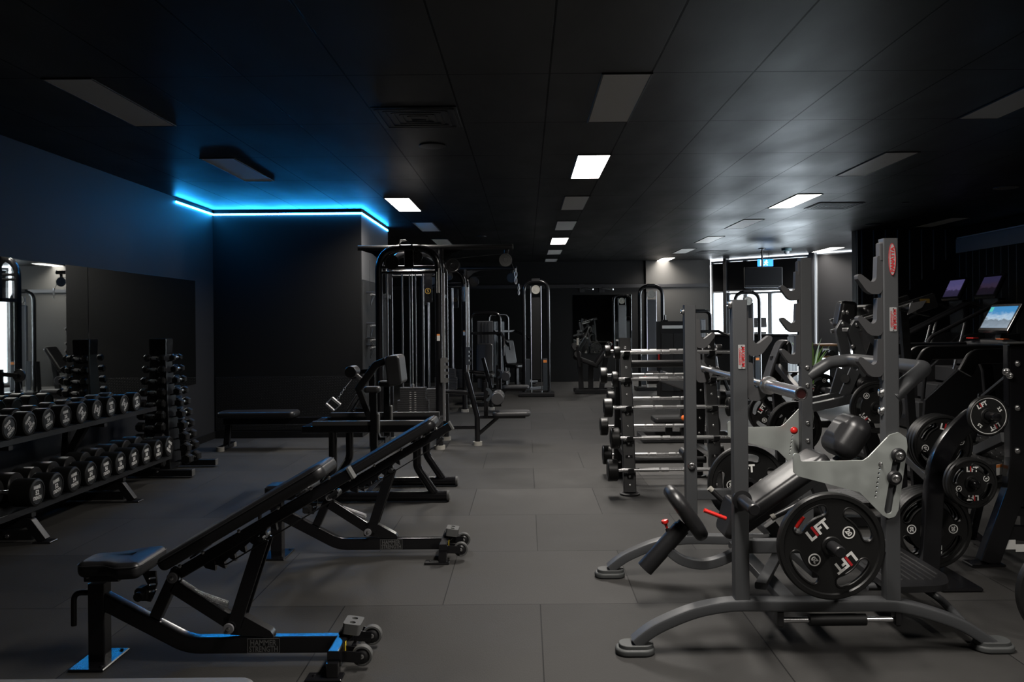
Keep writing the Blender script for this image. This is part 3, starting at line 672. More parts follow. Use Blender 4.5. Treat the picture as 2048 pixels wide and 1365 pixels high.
# =====================================================================  WEIGHT PLATES
# plate lies in local xy facing +z, centre at origin, hub hole 25 mm
def plate_parts(R0, th, num, ring_digits=True, slots=4, sa=38, text_r=None, big=False, whitering=False, numang=(38,218), liftang=(128,308)):
    h = th/2
    m = MB()
    rim = .12*R0 if not whitering else .10*R0
    # outer rim and hub ring
    m.lathe([(R0-rim,-h*.6),(R0-rim*.8,-h),(R0-.006,-h),(R0,-h+.006),(R0,h-.006),(R0-.006,h),(R0-rim*.8,h),(R0-rim,h*.6)], n=56, ring=True)
    hb = .042
    m.lathe([(.0275,-h*1.02),(hb-.004,-h*1.02),(hb,-h*.8),(hb,h*.8),(hb-.004,h*1.02),(.0275,h*1.02)], n=32, ring=True)
    holes = [circ(.0275,28)]
    if slots:
        r0, r1 = R0*.585, R0*.80
        for k in range(slots):
            a = R(sa)+2*pi*k/slots; w = R(23)
            holes.append(arcslot(r0, r1, a-w, a+w, 8))
    m.prism(circ(R0-rim*.98,56), th*.62, X=T(0,0,-th*.31), holes=holes)
    if slots:   # raised lips round the hand holes
        for k in range(slots):
            a = R(sa)+2*pi*k/slots; w = R(23)
            o = arcslot(R0*.585, R0*.80, a-w, a+w, 8)
            for s in (1,):
                m.tube([V((p.x,p.y,th*.31)) for p in o], .004, 6, closed=True)
    body = m
    z = th*.31+.0012
    tm = MB()
    def lift(ang, r, size):
        for q in (ang,):
            X = RZ(0) @ T(r*cos(R(q)), r*sin(R(q)), z) @ RZ(R(q)-pi/2 + (0)) 
            g = text_geo('FT',.02); wL = size*.45; 
            tm.m(0).text('L', size, X@T(-size*.62,0,0), .045, width=size*.50); tm.m(1).text('I', size, X@T(-size*.28,size*.06,0), .045, width=size*.17); tm.m(0).text('FT', size, X@T(size*.36,0,0), .045, width=size*1.0)
    tr = text_r or R0*.40
    ls = R0*.27 if not whitering else R0*.30
    if whitering: tr = R0*.62
    for a in liftang: lift(a, tr, ls)
    for a in numang:
        c = V((tr*1.02*cos(R(a)), tr*1.02*sin(R(a)), z)); X = T(*c) @ RZ(R(a-90))
        d = R0*.118 if ring_digits else R0*.13
        tm.m(0)
        if ring_digits:
            tm.prism(circ(d,24), .0006, X=T(c.x,c.y,c.z-.0006), holes=[circ(d*.80,24)])
        tm.text(num, d*1.05 if ring_digits else R0*.2, X, .045)
    if whitering: tm.prism(circ(R0*.885,64), .0006, X=T(0,0,th*.31+.0004), holes=[circ(R0*.855,64)])
    return body, tm
_PM = {}
def plate(R0, th, num, X, label, group=None, dim=False, **kw):
    """one weight plate; X = world frame of the plate, +z is the printed face"""
    t = thing('weight_plate', label, 'weight plate', X.to_translation(), group)
    t.rotation_euler = X.to_euler()
    k = (R0, th, num, tuple(sorted(kw.items())))
    if k not in _PM:
        b, tx = plate_parts(R0, th, num, **kw)
        n0 = len(b.v); b.v += tx.v; b.f += [tuple(q+n0 for q in f) for f in tx.f]; b.fm += [q+1 for q in tx.fm]
        o1 = b.build('disc', [rubber, white, redp], t)
        o2 = MB().lathe([(.0272,-th*.50),(.0315,-th*.515),(.0315,th*.515),(.0272,th*.50)],n=28,ring=True).build('hub_ring', satin, t); _PM[k] = (o1, o2)
    else:
        for o in _PM[k]: c = o.copy(); COL.objects.link(c); c.parent = t
    return t
def facing(p, spin=0, flip=False):    # plate whose printed face looks toward the camera side (-y), or +y when flipped
    return (fr(p, (-1,0,0), (0,0,1)) if flip else fr(p, (1,0,0), (0,0,1))) @ RZ(R(spin))

# =====================================================================  INCLINE PRESS STATION
BB = V((1.011,3.51,1.172)); BC = V((1.011,4.80,1.172)); BDIR = (BB-BC).normalized()
BARZ = lambda Y: BC.z+(BB.z-BC.z)*(Y-BC.y)/(BB.y-BC.y)
BARX = lambda Y: BC.x+(BB.x-BC.x)*(Y-BC.y)/(BB.y-BC.y)
shoe = mat('charcoal rubber shoe', (.050,.053,.053), .6)
def press():
    YN, YFR = 3.66, 4.76
    t = thing('incline_press_bench', 'dark grey incline press station with arched feet, four posts and a padded bench', 'weight bench', (1.25, 4.2, 0), world=True); WORLD[t.name] = V(t.location)
    XLp, XRp = W(1479,900,YN).x, W(1779,840,YN).x
    # arched feet
    pix = [(1272,1292),(1306,1266),(1344,1247),(1394,1228),(1448,1217),(1495,1214),(1574,1215),(1684,1215),(1763,1214),(1806,1217),(1863,1231),(1923,1252),(1963,1275),(1996,1298)]
    base = [W(x,y,YN-.04) for x,y in pix]
    base = [V((p.x,0,p.z)) for p in base]
    # smooth the path
    def cr(P,n=4):
        o=[]
        for i in range(len(P)-1):
            a,b,c,d=P[max(i-1,0)],P[i],P[i+1],P[min(i+2,len(P)-1)]
            for j in range(n):
                u=j/n; o.append(.5*((2*b)+(c-a)*u+(2*a-5*b+4*c-d)*u*u+(3*b-a-3*c+d)*u**3))
        o.append(P[-1]); return o
    zt = max(p.z for p in base)
    arch = cr(base)
    for Y in (YN, YFR):
        f = MB().path([p+V((0,Y,0)) for p in arch], .078, .050, up=(0,0,1), rr=.010).build('arched_foot', grey, t)
        for p, s in ((arch[0],-1),(arch[-1],1)):
            X = T(p.x+s*.0, Y, .0)
            m = MB().pad([(-.085,-.058),(.085,-.058),(.085,.058),(-.085,.058)], .030, .010, X=X, rad=.05)
            m.pad([(-.075,-.048),(.075,-.048),(.075,.048),(-.075,.048)], .046, .004, X=X@T(-s*.005,0,0), rad=.042)
            m.build('rubber_shoe', shoe, f)
        q = base[-1]
    # posts
    zl = W(1479,600,YN).z; zr = W(1779,478,YN).z; z0 = zt+.01
    for Y in (YN, YFR):
        for x, z in ((XLp, zl), (XRp, zr)):
            p = MB().bar((x,Y,z0),(x,Y,z),.064,.060,up=(0,1,0),rr=.006).build('post', grey, t)
            if x == XRp and Y == YN:
                # oval maker's badge and name plate on the face toward the camera
                yb = Y-.0305; c = W(1784,519,yb); X = fr((x+.004,yb,c.z),(1,0,0),(0,0,1)); hh = .069
                e = [V((.0155*cos(2*pi*i/36), hh*sin(2*pi*i/36))) for i in range(36)]; e2 = [V((v.x*.86,v.y*.96)) for v in e]
                m = MB().m(0).prism(e,.003,X=X).m(1).prism(e,.0036,X=X,holes=[e2]).m(1).text('PANATTA',.021,X@T(0,0,.0042)@RZ(pi/2),.045,width=.108)
                m.build('badge',[silver,redp],p,smooth=False)
    def nameplate(x, px, py0, py1, Y, par):
        yb = Y-.0305; a = W(px,py0,yb); b = W(px,py1,yb); hh = (a.z-b.z); X = fr((a.x,yb,(a.z+b.z)/2),(1,0,0),(0,0,1))
        m = MB().m(0).prism(rpoly(rect(.030,hh),.003,0,2),.0016,X=X).m(1).text('MAXIMUM',.02,X@T(.006,0,.0026)@RZ(-pi/2),width=hh*.82).m(1).text('CONVERGENT',.01,X@T(-.009,0,.0026)@RZ(-pi/2),width=hh*.7)
        m.m(1).bar((-.004,-hh*.28,.002),(-.001,.0,.002),.0016,.001,X=X,rr=.0003).bar((-.001,.0,.002),(-.004,hh*.22,.002),.0016,.001,X=X,rr=.0003)
        m.m(2); boltm(m, X@V((0,hh*.45,.0016)), (0,-1,0), .0022); boltm(m, X@V((0,-hh*.45,.0016)), (0,-1,0), .0022)
        m.build('name_plate',[silver,redp,bolt],par,smooth=False)
    posts = [o for o in t.children if o.name.startswith('post')]
    nameplate(XLp,1483,690,738,YN,posts[0]); nameplate(XRp,1786,615,663,YN,posts[1])
    # end caps / bolts on posts
    # hooks: J shapes on the inner faces
    def hook(x, Y, s, z, sc=1.0, par=None):
        # s=+1: opens toward +x.  z = lowest point of the hook
        o = [(0,.165),(.026,.165),(.030,.070),(.036,.056),(.050,.052),(.094,.086),(.104,.088),(.112,.080),(.110,.066),(.072,.014),(.050,.000),(.016,.0),(0,.02)]
        o = [V((a*sc,b*sc)) for a,b in o]
        X = fr((x+s*.030,Y+ (.021 if s>0 else -.021),z),(s,0,0),(0,0,1))
        m = MB().prism(rpoly(o,[.004,.006,.02,.02,.02,.01,.008,.008,.010,.03,.03,.02,.004],0,3),.042,X=X)
        return m.build('bar_hook', greyd, t)
    for Y in (YN, YFR):
        for py in (589, 672, 754):
            hook(XRp, Y, -1, W(1745,py,YN).z)
        MB().box((XRp-.036,Y,W(1760,505,YN).z),(.02,.046,.085),b=.006).build('hook_bracket', greyd, t)
        MB().bar((XRp-.035,Y,W(1760,500,YN).z),(XRp-.035,Y,W(1760,760,YN).z),.040,.008,up=(1,0,0),rr=.002).build('hook_rail', greyd, t)
        for hz in (W(1520,712,YN).z, BARZ(Y)-.0145-.062):
            hook(XLp, Y, 1, hz)
        MB().bar((XLp+.035,Y,W(1500,622,YN).z),(XLp+.035,Y,W(1500,790,YN).z),.040,.008,up=(1,0,0),rr=.002).build('hook_rail', greyd, t)
    m = MB()
    for py in (786, 822): boltm(m, W(1766,py,YN)*1 if False else V((XRp-.031,YN,W(1766,py,YN).z)), (-1,0,0), .016)
    for py in (735,):
        pass
    for z in (W(1612,735,YFR).z, W(1612,770,YFR).z, W(1612,845,YFR).z, W(1612,880,YFR).z): boltm(m, V((XRp-.0,YFR-.031,z)), (0,-1,0), .010)
    boltm(m, V((XLp,YFR-.031,W(1380,930,YFR).z)), (0,-1,0), .017)
    boltm(m, V((XLp-.033,YN,W(1460,610,YN).z)), (-1,0,0), .015); boltm(m, V((XLp-.033,YFR,W(1366,624,YFR).z)), (-1,0,0), .015)
    each(m, 'bolt', bolt, t)
    # cross beams between the posts (carry the plate pegs), ties along the station
    zb = W(1530,1092,YN).z
    for Y in (YN, YFR):
        MB().bar((XLp+.03,Y,zb),(XRp-.03,Y,zb),.05,.058,rr=.006).build('cross_beam', grey, t)
    xt = W(1600,1190,YN).x-.02
    MB().bar((xt,YN+.03,.185),(xt,YFR-.03,.185),.07,.04,rr=.006).build('tie_bar', grey, t)
    MB().bar((XLp+.10,YN+.05,.27),(XRp-.1,YFR-.05,.27),.05,.03,rr=.006).build('tie_bar', grey, t)
    # rollers under the near arch
    a = W(1556,1241,YN); b = W(1795,1241,YN); yr = YN
    MB().cyl((a.x+.012,yr,a.z),(b.x-.012,yr,a.z),.0125,14).build('roller_rod', chrome, t)
    MB().cyl(((a.x+b.x)/2-.125,yr,a.z),((a.x+b.x)/2+.12,yr,a.z),.026,20).build('roller_sleeve', matte, t)
    m = MB()
    for x in (a.x+.005, b.x-.005): m.box((x,yr,a.z+.012),(.03,.055,.075),b=.008)
    each(m,'roller_bracket', satin, t)
    # plate pegs
    pc = W(1662,1097,YN-.15); px = pc.x
    pz = W(1690,1112,3.32).z
    zpeg = .5*(pz+pc.z)
    for Y, s in ((YN,-1),(YFR,1)):
        MB().lathe([(.001,0),(.0245,0),(.0245,.235),(.020,.24),(.001,.24)], X=fr((px,Y+s*.02,zpeg),(1,0,0),(0,0,1)) if s<0 else fr((px,Y+s*.02,zpeg),(-1,0,0),(0,0,1)), n=24).lathe([(.0240,.0),(.045,0),(.045,.02),(.0240,.02)], X=fr((px,Y+s*.02,zpeg),(s*-1,0,0),(0,0,1)), n=24).build('plate_peg', satin, t)
    # stub peg on the near left post and far left post
    c = W(1478,1000,YN-.03)
    for Y, s in ((YN,-1),(YFR,1)):
        X = fr((XLp,Y+s*.03,c.z),(s*-1,0,0),(0,0,1))
        MB().lathe([(.001,0),(.042,0),(.042,.012),(.0255,.014),(.0255,.20),(.021,.205),(.001,.205)], X=X, n=24).build('plate_peg', satin, t)
    # safety plates
    O = [(215,330),(222,317),(238,316),(249,326),(252,358),(565,352),(590,335),(695,225),(740,211),(778,240),(783,285),(738,598),(722,630),(690,641),(660,625),(545,510),(240,430),(218,412)]
    yp = YN-.045
    w = [W(1500+x/2.482, 780+y/2.482, yp) for x,y in O]; poly = [V((p.x,p.z)) for p in w]
    def pt(x,y): p = W(1500+x/2.482,780+y/2.482,yp); return V((p.x,p.z))
    sl = slot(pt(735,320),pt(688,598),.0175,6)
    hs = [circ(.0048,10,tuple(pt(648,370).lerp(pt(624,530),k/7))) for k in range(1,8)]
    outl = rpoly(poly[::-1],[.012]*len(poly),0,2) 
    for Y, s in ((YN,-1),(YFR,1)):
        y0 = Y+s*.038
        X = fr((0,y0+.005,0),(1,0,0),(0,0,1))
        sp = MB().prism(outl,.010,X=X,holes=[sl]+hs).build('safety_catch_plate', galv, t)
        m = MB().m(0)
        for q in ((735,325),(716,437)):
            c = pt(*q)
            m.m(0).lathe([(.001,0),(.031,0),(.031,.010),(.024,.016),(.001,.016)], X=fr((c.x,y0+s*.005,c.y),(-s,0,0),(0,0,1)), n=24)
            m.m(1); boltm(m,(c.x,y0+s*.020,c.y),(0,s,0),.014)
        each(m,'clamp_bolt',[satin,bolt],sp)
        c = pt(648,370); m = MB(); boltm(m,(c.x,y0+s*.005,c.y),(0,s,0),.007); m.build('locating_pin',bolt,sp)
        c = pt(700,330)
        if s > 0:
            k = W(1584,860,Y-.03); MB().cyl((k.x,Y-.03,k.z),(k.x,Y-.055,k.z),.008,12).sphere((k.x,Y-.065,k.z),.021).build('red_knob', red, t)
            k2 = [circ(.004,8,tuple(V((W(1560+i*1.3,852+i*9,Y).x,W(1560,852+i*9,Y).z)))) for i in range(0)]
    # bent grab tube round the head end
    zz = W(1795,790,YN).z; xo = XRp+.25
    path = [V((XRp+.02,YFR-.0,W(1614,752,YFR).z)), V((XRp+.13,YFR-.02,W(1660,725,YFR).z)), V((xo-.03,YFR-.12,W(1700,720,YFR-.1).z)), V((xo+.01,YN+.22,W(1852,737,YN+.2).z+.0)), V((XRp+.09,YN+.03,W(1820,772,YN).z+.01)), V((XRp+.01,YN+.0,W(1795,795,YN).z))]
    MB().tube(fillet(path,[0,.08,.10,.09,.06,0],7),.035,20).build('grab_tube', grey, t)
    # ---- bench ----
    yc = (YN+YFR)/2
    pn = lambda px,py,y=yc-.14: V((W(px,py,y).x, yc, W(px,py,y).z))
    b0 = pn(1473,1062); b1 = pn(1668,925); ax = (b1-b0).normalized(); nn = V((-ax.z,0,ax.x))
    Lb = (b1-b0).length
    X = M((ax, V((0,1,0)), nn)).transposed().to_4x4(); X.translation = b0-nn*.02
    MB().pad([(0,-.14),(Lb,-.14),(Lb,.14),(0,.14)],.075,.03,X=X,rad=.05,crown=.006).build('back_pad', vinyl, t)
    MB().box((0,0,0),(Lb*.9,.16,.012),X=X@T(Lb*.5,0,-.007)).build('pad_board', satin, t)
    # head cushion: a thick rolled pillow steeper than the back
    h0 = pn(1713,883,yc-.10); d = V((cos(R(55)),0,sin(R(55)))); n2 = V((-d.z,0,d.x))
    X = M((d, V((0,1,0)), n2)).transposed().to_4x4(); X.translation = h0-d*.11-n2*.05
    MB().pad([(0,-.14),(.225,-.13),(.225,.13),(0,.14)],.135,.06,X=X,rad=[.06,.07,.07,.06],crown=.012).build('head_pad', vinyl, t)
    # bench spine and its carriage
    MB().bar(b0-nn*.06+ax*.02,b1-nn*.06+ax*.10,.06,.05,up=nn,rr=.006).build('bench_spine', grey, t)
    MB().bar(b1-nn*.06+ax*.04,h0-n2*.05-d*.02,.05,.03,up=nn,rr=.006).build('head_bracket', satin, t)
    MB().bar((b1.x-.05,yc,b1.z-.10),(XRp+.02,yc,.26),.05,.07,up=(1,0,0),rr=.006).build('rear_strut', grey, t)
    MB().bar((b1.x+.03,YN+.03,zb),(b1.x+.03,YFR-.03,zb),.05,.05,rr=.006).build('cross_tie', grey, t) if False else None
    # lower back cushion just behind the near post
    c0 = pn(1471,1048); 
    X = M((V((.28,0,.96)), V((0,1,0)), V((-.96,0,.28)))).transposed().to_4x4(); X.translation = c0+V((-.0,0,-.095))
    MB().pad([(0,-.12),(.19,-.12),(.19,.12),(0,.12)],.05,.022,X=X,rad=.04).build('hip_pad', vinyl, t)
    # foot-end pad on its slanted post with the curved arm
    o0 = pn(1376,1032,yc-.06); up = V((.57,0,-.82)); nrm = V((.82,0,.57))
    X = M((up, V((0,1,0)), nrm)).transposed().to_4x4()
    X = M((V((-up.x,0,-up.z)), V((0,-1,0)), nrm)).transposed().to_4x4()
    X.translation = o0-nrm*.035
    MB().pad([(-.155,-.10),(.155,-.13),(.155,.13),(-.155,.10)],.07,.032,X=X,rad=.09,crown=.006).build('seat_pad', vinyl, t)
    e0 = pn(1366,1058,yc-.03); e1 = pn(1291,1142,yc-.03); dd_ = (e1-e0).normalized()
    MB().lathe([(.040,0),(.043,0),(.043,(e1-e0).length),(.038,(e1-e0).length),(.038,.02),(.04,.0)],X=fr(e0,(0,1,0),V((0,1,0)).cross(-dd_)) if False else M((V((0,1,0)).cross(dd_), V((0,1,0)), dd_)).transposed().to_4x4().copy() if False else (lambda m_: (setattr(m_,'translation',e0), m_)[1])(M((V((0,1,0)).cross(dd_).normalized(), V((0,1,0)), dd_)).transposed().to_4x4()),n=28).cyl(e0-dd_*.02,e0+dd_*.01,.036,20).build('seat_tube', satin, t)
    k0 = e0.lerp(e1,.30)+V((-.01,-.0,.03)); kn = (pn(1331,1044,yc-.03)-k0).normalized()
    MB().cyl(k0-kn*.0,k0+kn*.030,.010,12).build('pin_sleeve', satin, t)
    MB().lathe([(.006,.028),(.007,.04),(.008,.05),(.017,.056),(.019,.064),(.017,.072),(.001,.074)],X=(lambda m_: (setattr(m_,'translation',k0), m_)[1])(M((V((0,1,0)).cross(kn).normalized(), V((0,1,0)), kn)).transposed().to_4x4()),n=18).build('red_pull_pin', red, t)
    arm = [pn(1334,1100,yc-.03), pn(1360,1121,yc-.03), pn(1392,1131,yc-.03), pn(1424,1130,yc-.03), pn(1460,1117,yc-.03), pn(1505,1090,yc-.03)]
    MB().path(cr([V((p.x,yc,p.z)) for p in arm]),.06,.045,up=(0,0,1),rr=.006).build('curved_arm', grey, t)
    MB().bar((arm[-1].x-.02,yc,arm[-1].z),(XRp-.1,yc,.36),.06,.06,rr=.006).build('bench_beam', grey, t)
    MB().bar((b0.x+.20,yc,b0.z-.0),(b0.x+.26,yc,.34),.05,.06,up=(1,0,0),rr=.006).build('bench_post', grey, t)
    MB().bar((b0.x+.26,YN+.03,.33),(b0.x+.26,YFR-.03,.33),.05,.04,rr=.006).build('bench_cross_tie', grey, t)
    # side handles with pale ends, red levers
    for (q0,q1,y) in (((1462,1018),(1424,982),yc+.17),((1600,1008),(1550,1033),yc-.20)):
        p0 = W(*q0,y); p1 = W(*q1,y)
        MB().tube([p0,p1],.0145,14).build('side_handle', satin, t)
        m = MB(); dn = (p1-p0).normalized(); m.cyl(p1,p1+dn*.02,.0155,14); m.build('handle_cap', gfootl, t)
    for (q0,q1,y) in (((1452,1038),(1408,1021),yc-.17),((1592,1056),(1607,1034),yc-.17)):
        p0 = W(*q0,y); p1 = W(*q1,y); n = 12
        MB().tube([p0.lerp(p1,i/n) for i in range(n+1)],.0095,12,scale=[1+.13*(i%2) for i in range(n+1)]).build('red_lever', red, t)
    # spotter platform at the head end, with bent tube leg and oval badge
    f = [WZ(1790,1083,.235),WZ(1842,1088,.235),WZ(1918,1138,.235),WZ(1912,1156,.235),WZ(1790,1160,.235)]
    yA, yB = YN+.10, YFR-.12
    xa = XRp+.04; pl = [(xa,yA),(xa+.28,yA+.02),(xa+.34,yA+.18),(xa+.34,yB-.18),(xa+.28,yB-.02),(xa,yB)]
    f = rpoly(pl,[.01,.12,.14,.14,.12,.01],0,5)
    m = MB().prism(f,.028,X=T(0,0,.215)).build('platform', satin, t)
    m = MB(); cx_ = xa+.17
    for k in range(9):
        x = xa+.035+k*.033; e = .10+.03*(k>6)+.05*(k>7); m.tube([(x,yA+e,.2436),(x,yB-e,.2436)],.004,6)
    m.build('grip_tread', tread, t)
    X = T(xa+.27,yB-.24,.2440)@RZ(R(90)); e = [V((.055*cos(2*pi*i/32),.016*sin(2*pi*i/32))) for i in range(32)]
    MB().m(0).prism(e,.002,X=X).m(1).prism(e,.0024,X=X,holes=[[v*.9 for v in e]]).text('PANATTA',.02,X@T(0,0,.003),width=.085).build('badge',[silver,redp],t,smooth=False)
    for Y in (yA+.18, yB-.18):
        MB().tube(fillet([(xa-.03,Y,.19),(xa+.22,Y,.19),(xa+.31,Y,.13),(xa+.30,YN+.05 if Y < 4.2 else YFR-.05,.10)],.07,6),.018,14).build('platform_leg', grey, t)
    # label strip on the far arch
    a = W(1331,1090,YFR-.04); b = W(1366,1081,YFR-.04)
    MB().bar((a.x,YFR,a.z+.012),(b.x,YFR,b.z+.012),.05,.004,rr=.0005).build('white_label', paper, t)
    return t, dict(YN=YN,YFR=YFR,px=px,zpeg=zpeg,XLp=XLp,XRp=XRp)
press_t, PR = press()
plate(.2235,.038,'20',facing((PR['px'],PR['YN']-.145,PR['zpeg']-.001),0),'large black 20 plate on near side peg of press station','plates on the press station')
plate(.2235,.038,'20',facing((PR['px'],PR['YFR']+.10,PR['zpeg']-.001),-35),'large black 20 plate on far side peg of press station','plates on the press station')

# barbell resting in the left hooks
def barbell():
    d = BDIR; L = 2.2; A_ = BB+d*.42; mid = A_-d*(L/2)
    t = thing('barbell', 'chrome olympic barbell resting across the left hooks of the press station', 'barbell', mid, world=True); WORLD[t.name] = V(mid)
    F_ = lambda o, dr: (lambda m_: (setattr(m_,'translation',o), m_)[1])(M((V((0,0,1)).cross(dr).normalized(), dr.cross(V((0,0,1)).cross(dr).normalized()), dr)).transposed().to_4x4())
    MB().cyl(A_-d*.40, A_-d*(L-.40), .014, 16).build('shaft', steel, t)
    for o, dr in ((A_,-d),(A_-d*L,d)):
        s = MB().lathe([(.001,.004),(.018,.004),(.0195,.0),(.024,.0),(.0252,.003),(.0252,.40),(.036,.402),(.038,.408),(.038,.425),(.035,.43),(.014,.432)],X=F_(o,dr),n=32).build('sleeve', chrome, t)
        MB().cyl(o+dr*.0035,o+dr*.0030,.017,20).build('red_end_disc', mat('dark red end cap',(.05,.006,.006),.5) if 'dark red end cap' not in MAT else MAT['dark red end cap'], s)
barbell()
# =====================================================================  DUMBBELLS ON THE LEFT
XH = -3.27      # outer face line of the lower row
def dumbbell_parts(R0, L, num):
    """round urethane dumbbell along local x, centre at origin"""
    gap = .125; hl = (L-gap)/2
    out = []
    for s in (1,-1):
        X = RY(s*pi/2)
        m = MB().lathe([(.001,gap/2),(R0*.5,gap/2),(R0*.93,gap/2+.004),(R0,gap/2+.012),(R0,gap/2+hl-.012),(R0*.95,gap/2+hl-.004),(R0*.80,gap/2+hl),(R0*.78,gap/2+hl-.004),(R0*.70,gap/2+hl-.005),(.001,gap/2+hl-.005)],X=X,n=14 if False else 32)
        out.append(('head',m,rubmat))
    h = MB().lathe([(.022,-gap/2-.002),(.022,-gap/2+.012),(.0155,-gap/2+.016),(.017,0),(.0155,gap/2-.016),(.022,gap/2-.012),(.022,gap/2+.002)],X=RY(pi/2),n=16)
    out.append(('handle',h,chrome))
    t = MB(); xf = gap/2+hl-.0042
    X = fr((xf,0,0),(0,1,0),(0,0,1))
    t.text('HAMMER',R0*.34,X@T(0,R0*.38,0),.045,width=R0*.84).text(num,R0*.44,X,.045).text('STRENGTH',R0*.34,X@T(0,-R0*.38,0),.045,width=R0*.98)
    out.append(('lettering',t,whited))
    return out
_DB = {}
def dumbbell(R0, L, num, loc, spin, label, group):
    t = thing('dumbbell', label, 'dumbbell', loc, group); t.rotation_euler = (R(spin),0,0)
    k = (R0, L, num)
    if k not in _DB:
        _DB[k] = [m.build(n, mt, t, smooth=(n!='lettering')) for n, m, mt in dumbbell_parts(R0, L, num)]
    else:
        for o in _DB[k]: c = o.copy(); COL.objects.link(c); c.parent = t
    return t
low = [(76,980,'52',0),(112,972,'52',8),(148,957,'54',6),(182,948,'54',5),(212,940,'56',4),(243,930,'56',3),(271,920,'58',4),(295,911,'58',2),(318,903,'60',2),(340,891,'60',-28)]
up  = [(20,856,'22',32),(61,848,'22',40),(98,839,'24',18),(131,835,'26',5),(163,826,'28',40),(192,820,'28',68),(224,816,'32',4),(249,808,'30',48),(275,805,'36',10)]
ord_ = ['first','second','third','fourth','fifth','sixth','seventh','eighth','ninth','tenth']
ylow = [WX(p[0],p[1],XH).y for p in low]; y0, y1 = ylow[0], ylow[-1]
zlow = sum(WX(p[0],p[1],XH).z for p in low)/len(low)
for i, (px,py,n,sp) in enumerate(low):
    y = y0+(y1-y0)*i/9
    dumbbell(.094, .43, n, (XH-.215, y, zlow), sp, 'black round %s dumbbell, %s from the camera end of the lower shelf' % (n, ord_[i]), 'dumbbells on the lower shelf')
XU = -3.42
yup = [WX(p[0],p[1],XU).y for p in up]; u0, u1 = yup[0], yup[-1]; zup = sum(WX(p[0],p[1],XU).z for p in up)/len(up)
du = (u1-u0)/8
for i, (px,py,n,sp) in enumerate(up):
    dumbbell(.085, .33, n, (XU-.165, u0+du*i, zup), sp, 'black round %s dumbbell, %s from the camera end of the upper shelf' % (n, ord_[i]), 'dumbbells on the upper shelf')
for k, (n, w) in enumerate((('20','just past the left photo edge'),)):
    dumbbell(.085, .33, n, (XU-.165, u0-du*(k+1), zup), 20, 'black round %s dumbbell on upper shelf, %s' % (n, w), 'dumbbells on the upper shelf')
dl = (y1-y0)/9
# rack
t = thing('dumbbell_rack', 'black two tier dumbbell rack along the mirrored wall', 'dumbbell rack', (XH-.3, 6.3, 0), world=True); WORLD[t.name] = V(t.location)
ya, yb = 4.75, y1+.16
def shelf(xc, z, w, R0):
    m = MB()
    for s in (-1,1):   # two angled rails the heads lie on
        pass
    zc = z-R0-.012
    m.prism([V(q) for q in ((-w/2,-.006),(w/2-.02,-.016),(w/2,-.03),(w/2,.010),(w/2-.006,.010),(w/2-.012,-.004),(-w/2,.0056),(-w/2,.010),(-w/2-.006,.010),(-w/2-.006,-.006))], yb-ya, X=fr((xc,yb,zc),(1,0,0),(0,0,1)))
    return m.build('shelf', satin, t)
shelf(XH-.20, zlow, .30, .093); shelf(XU-.165, zup, .25, .085)
for fy in (WX(86,1078,-3.25).y, WX(264,997,-3.25).y):
    tb = V((XH-.30, fy, zup-.12))
    MB().path(fillet([(XU-.20,fy,zup-.125),(XH-.525,fy,.33),(XH-.505,fy,.125),(XH-.16,fy,.13),(XH-.065,fy,.14),(XH+.03,fy,.012)],.02,4),.06,.06,up=(0,1,0),rr=.006).build('upright', satin, t)
    MB().bar((XL+.12,fy,.05),(XH-.04,fy,.05),.06,.06,rr=.006).build('base_beam', satin, t)
    MB().bar((XL+.16,fy,.05),(XL+.20,fy,.60),.05,.05,up=(0,1,0)).build('rear_strut', satin, t)
    MB().box((XH+.035,fy,.006),(.12,.10,.012)).build('foot_plate', satin, t)
    MB().bar((XH-.36,fy,zlow-.152),(XH-.04,fy,zlow-.152),.05,.03).build('shelf_bracket', satin, t)
    MB().bar((XU-.34,fy,zup-.145),(XU-.04,fy,zup-.145),.05,.03).build('shelf_bracket', satin, t)
    f = V((XH-.01,fy-.0,.16)); m = MB(); m.text('LIFT',.03,fr((XH+.012,fy-.0315,.10),(1,0,0),(0,0,1))@RZ(pi/2),width=.06) if 'LIFT' in _TX else None
m = MB(); boltm(m,(XH-.20,WX(86,1078,-3.25).y-.031,.05),(0,-1,0),.012); m.build('bolt', bolt, t)
MB().bar((XL+.22,ya,.05),(XL+.22,yb,.05),.05,.05).build('long_tie', satin, t)

# =====================================================================  HEX DUMBBELL TOWER
tx, ty = -3.60, 8.28
t = thing('dumbbell_tower', 'black vertical dumbbell tower before the dark alcove wall', 'dumbbell rack', (tx,ty,0), world=True); WORLD[t.name] = V(t.location)
topz = W(318,678,ty).z
prof = rpoly([(-.075,-.075),(.075,-.075),(.075,.075),(-.075,.075)],.01,0,2)
MB().loft([[V((tx+p.x*k,ty+p.y*k,z)) for p in prof] for z,k in ((.05,1.9),(.3,1.75),(topz-.16,1.0),(topz-.14,1.0))]).build('column', satin, t)
MB().loft([[V((tx+p.x*k,ty+p.y*k,z)) for p in prof] for z,k in ((topz-.15,1.1),(topz-.01,1.15),(topz,1.08))]).build('top_cap', gloss, t)
for s in (-1,1):
    MB().bar((tx-.28,ty+s*.30,.045),(tx+.42,ty+s*.30,.045),.07,.06,rr=.006).build('foot', satin, t)
    MB().box((tx+.425,ty+s*.30,.045),(.012,.074,.064)).build('foot_cap', gfoot, t)
MB().bar((tx,ty-.33,.07),(tx,ty+.33,.07),.08,.05,rr=.006).build('base_beam', satin, t)
m = MB()
for s in (-1,1): boltm(m,(tx+.10,ty+s*.332,.06) if s<0 else (tx+.12,ty+.262,.06),(0,-1,0),.010)
each(m,'bolt',bolt,t)
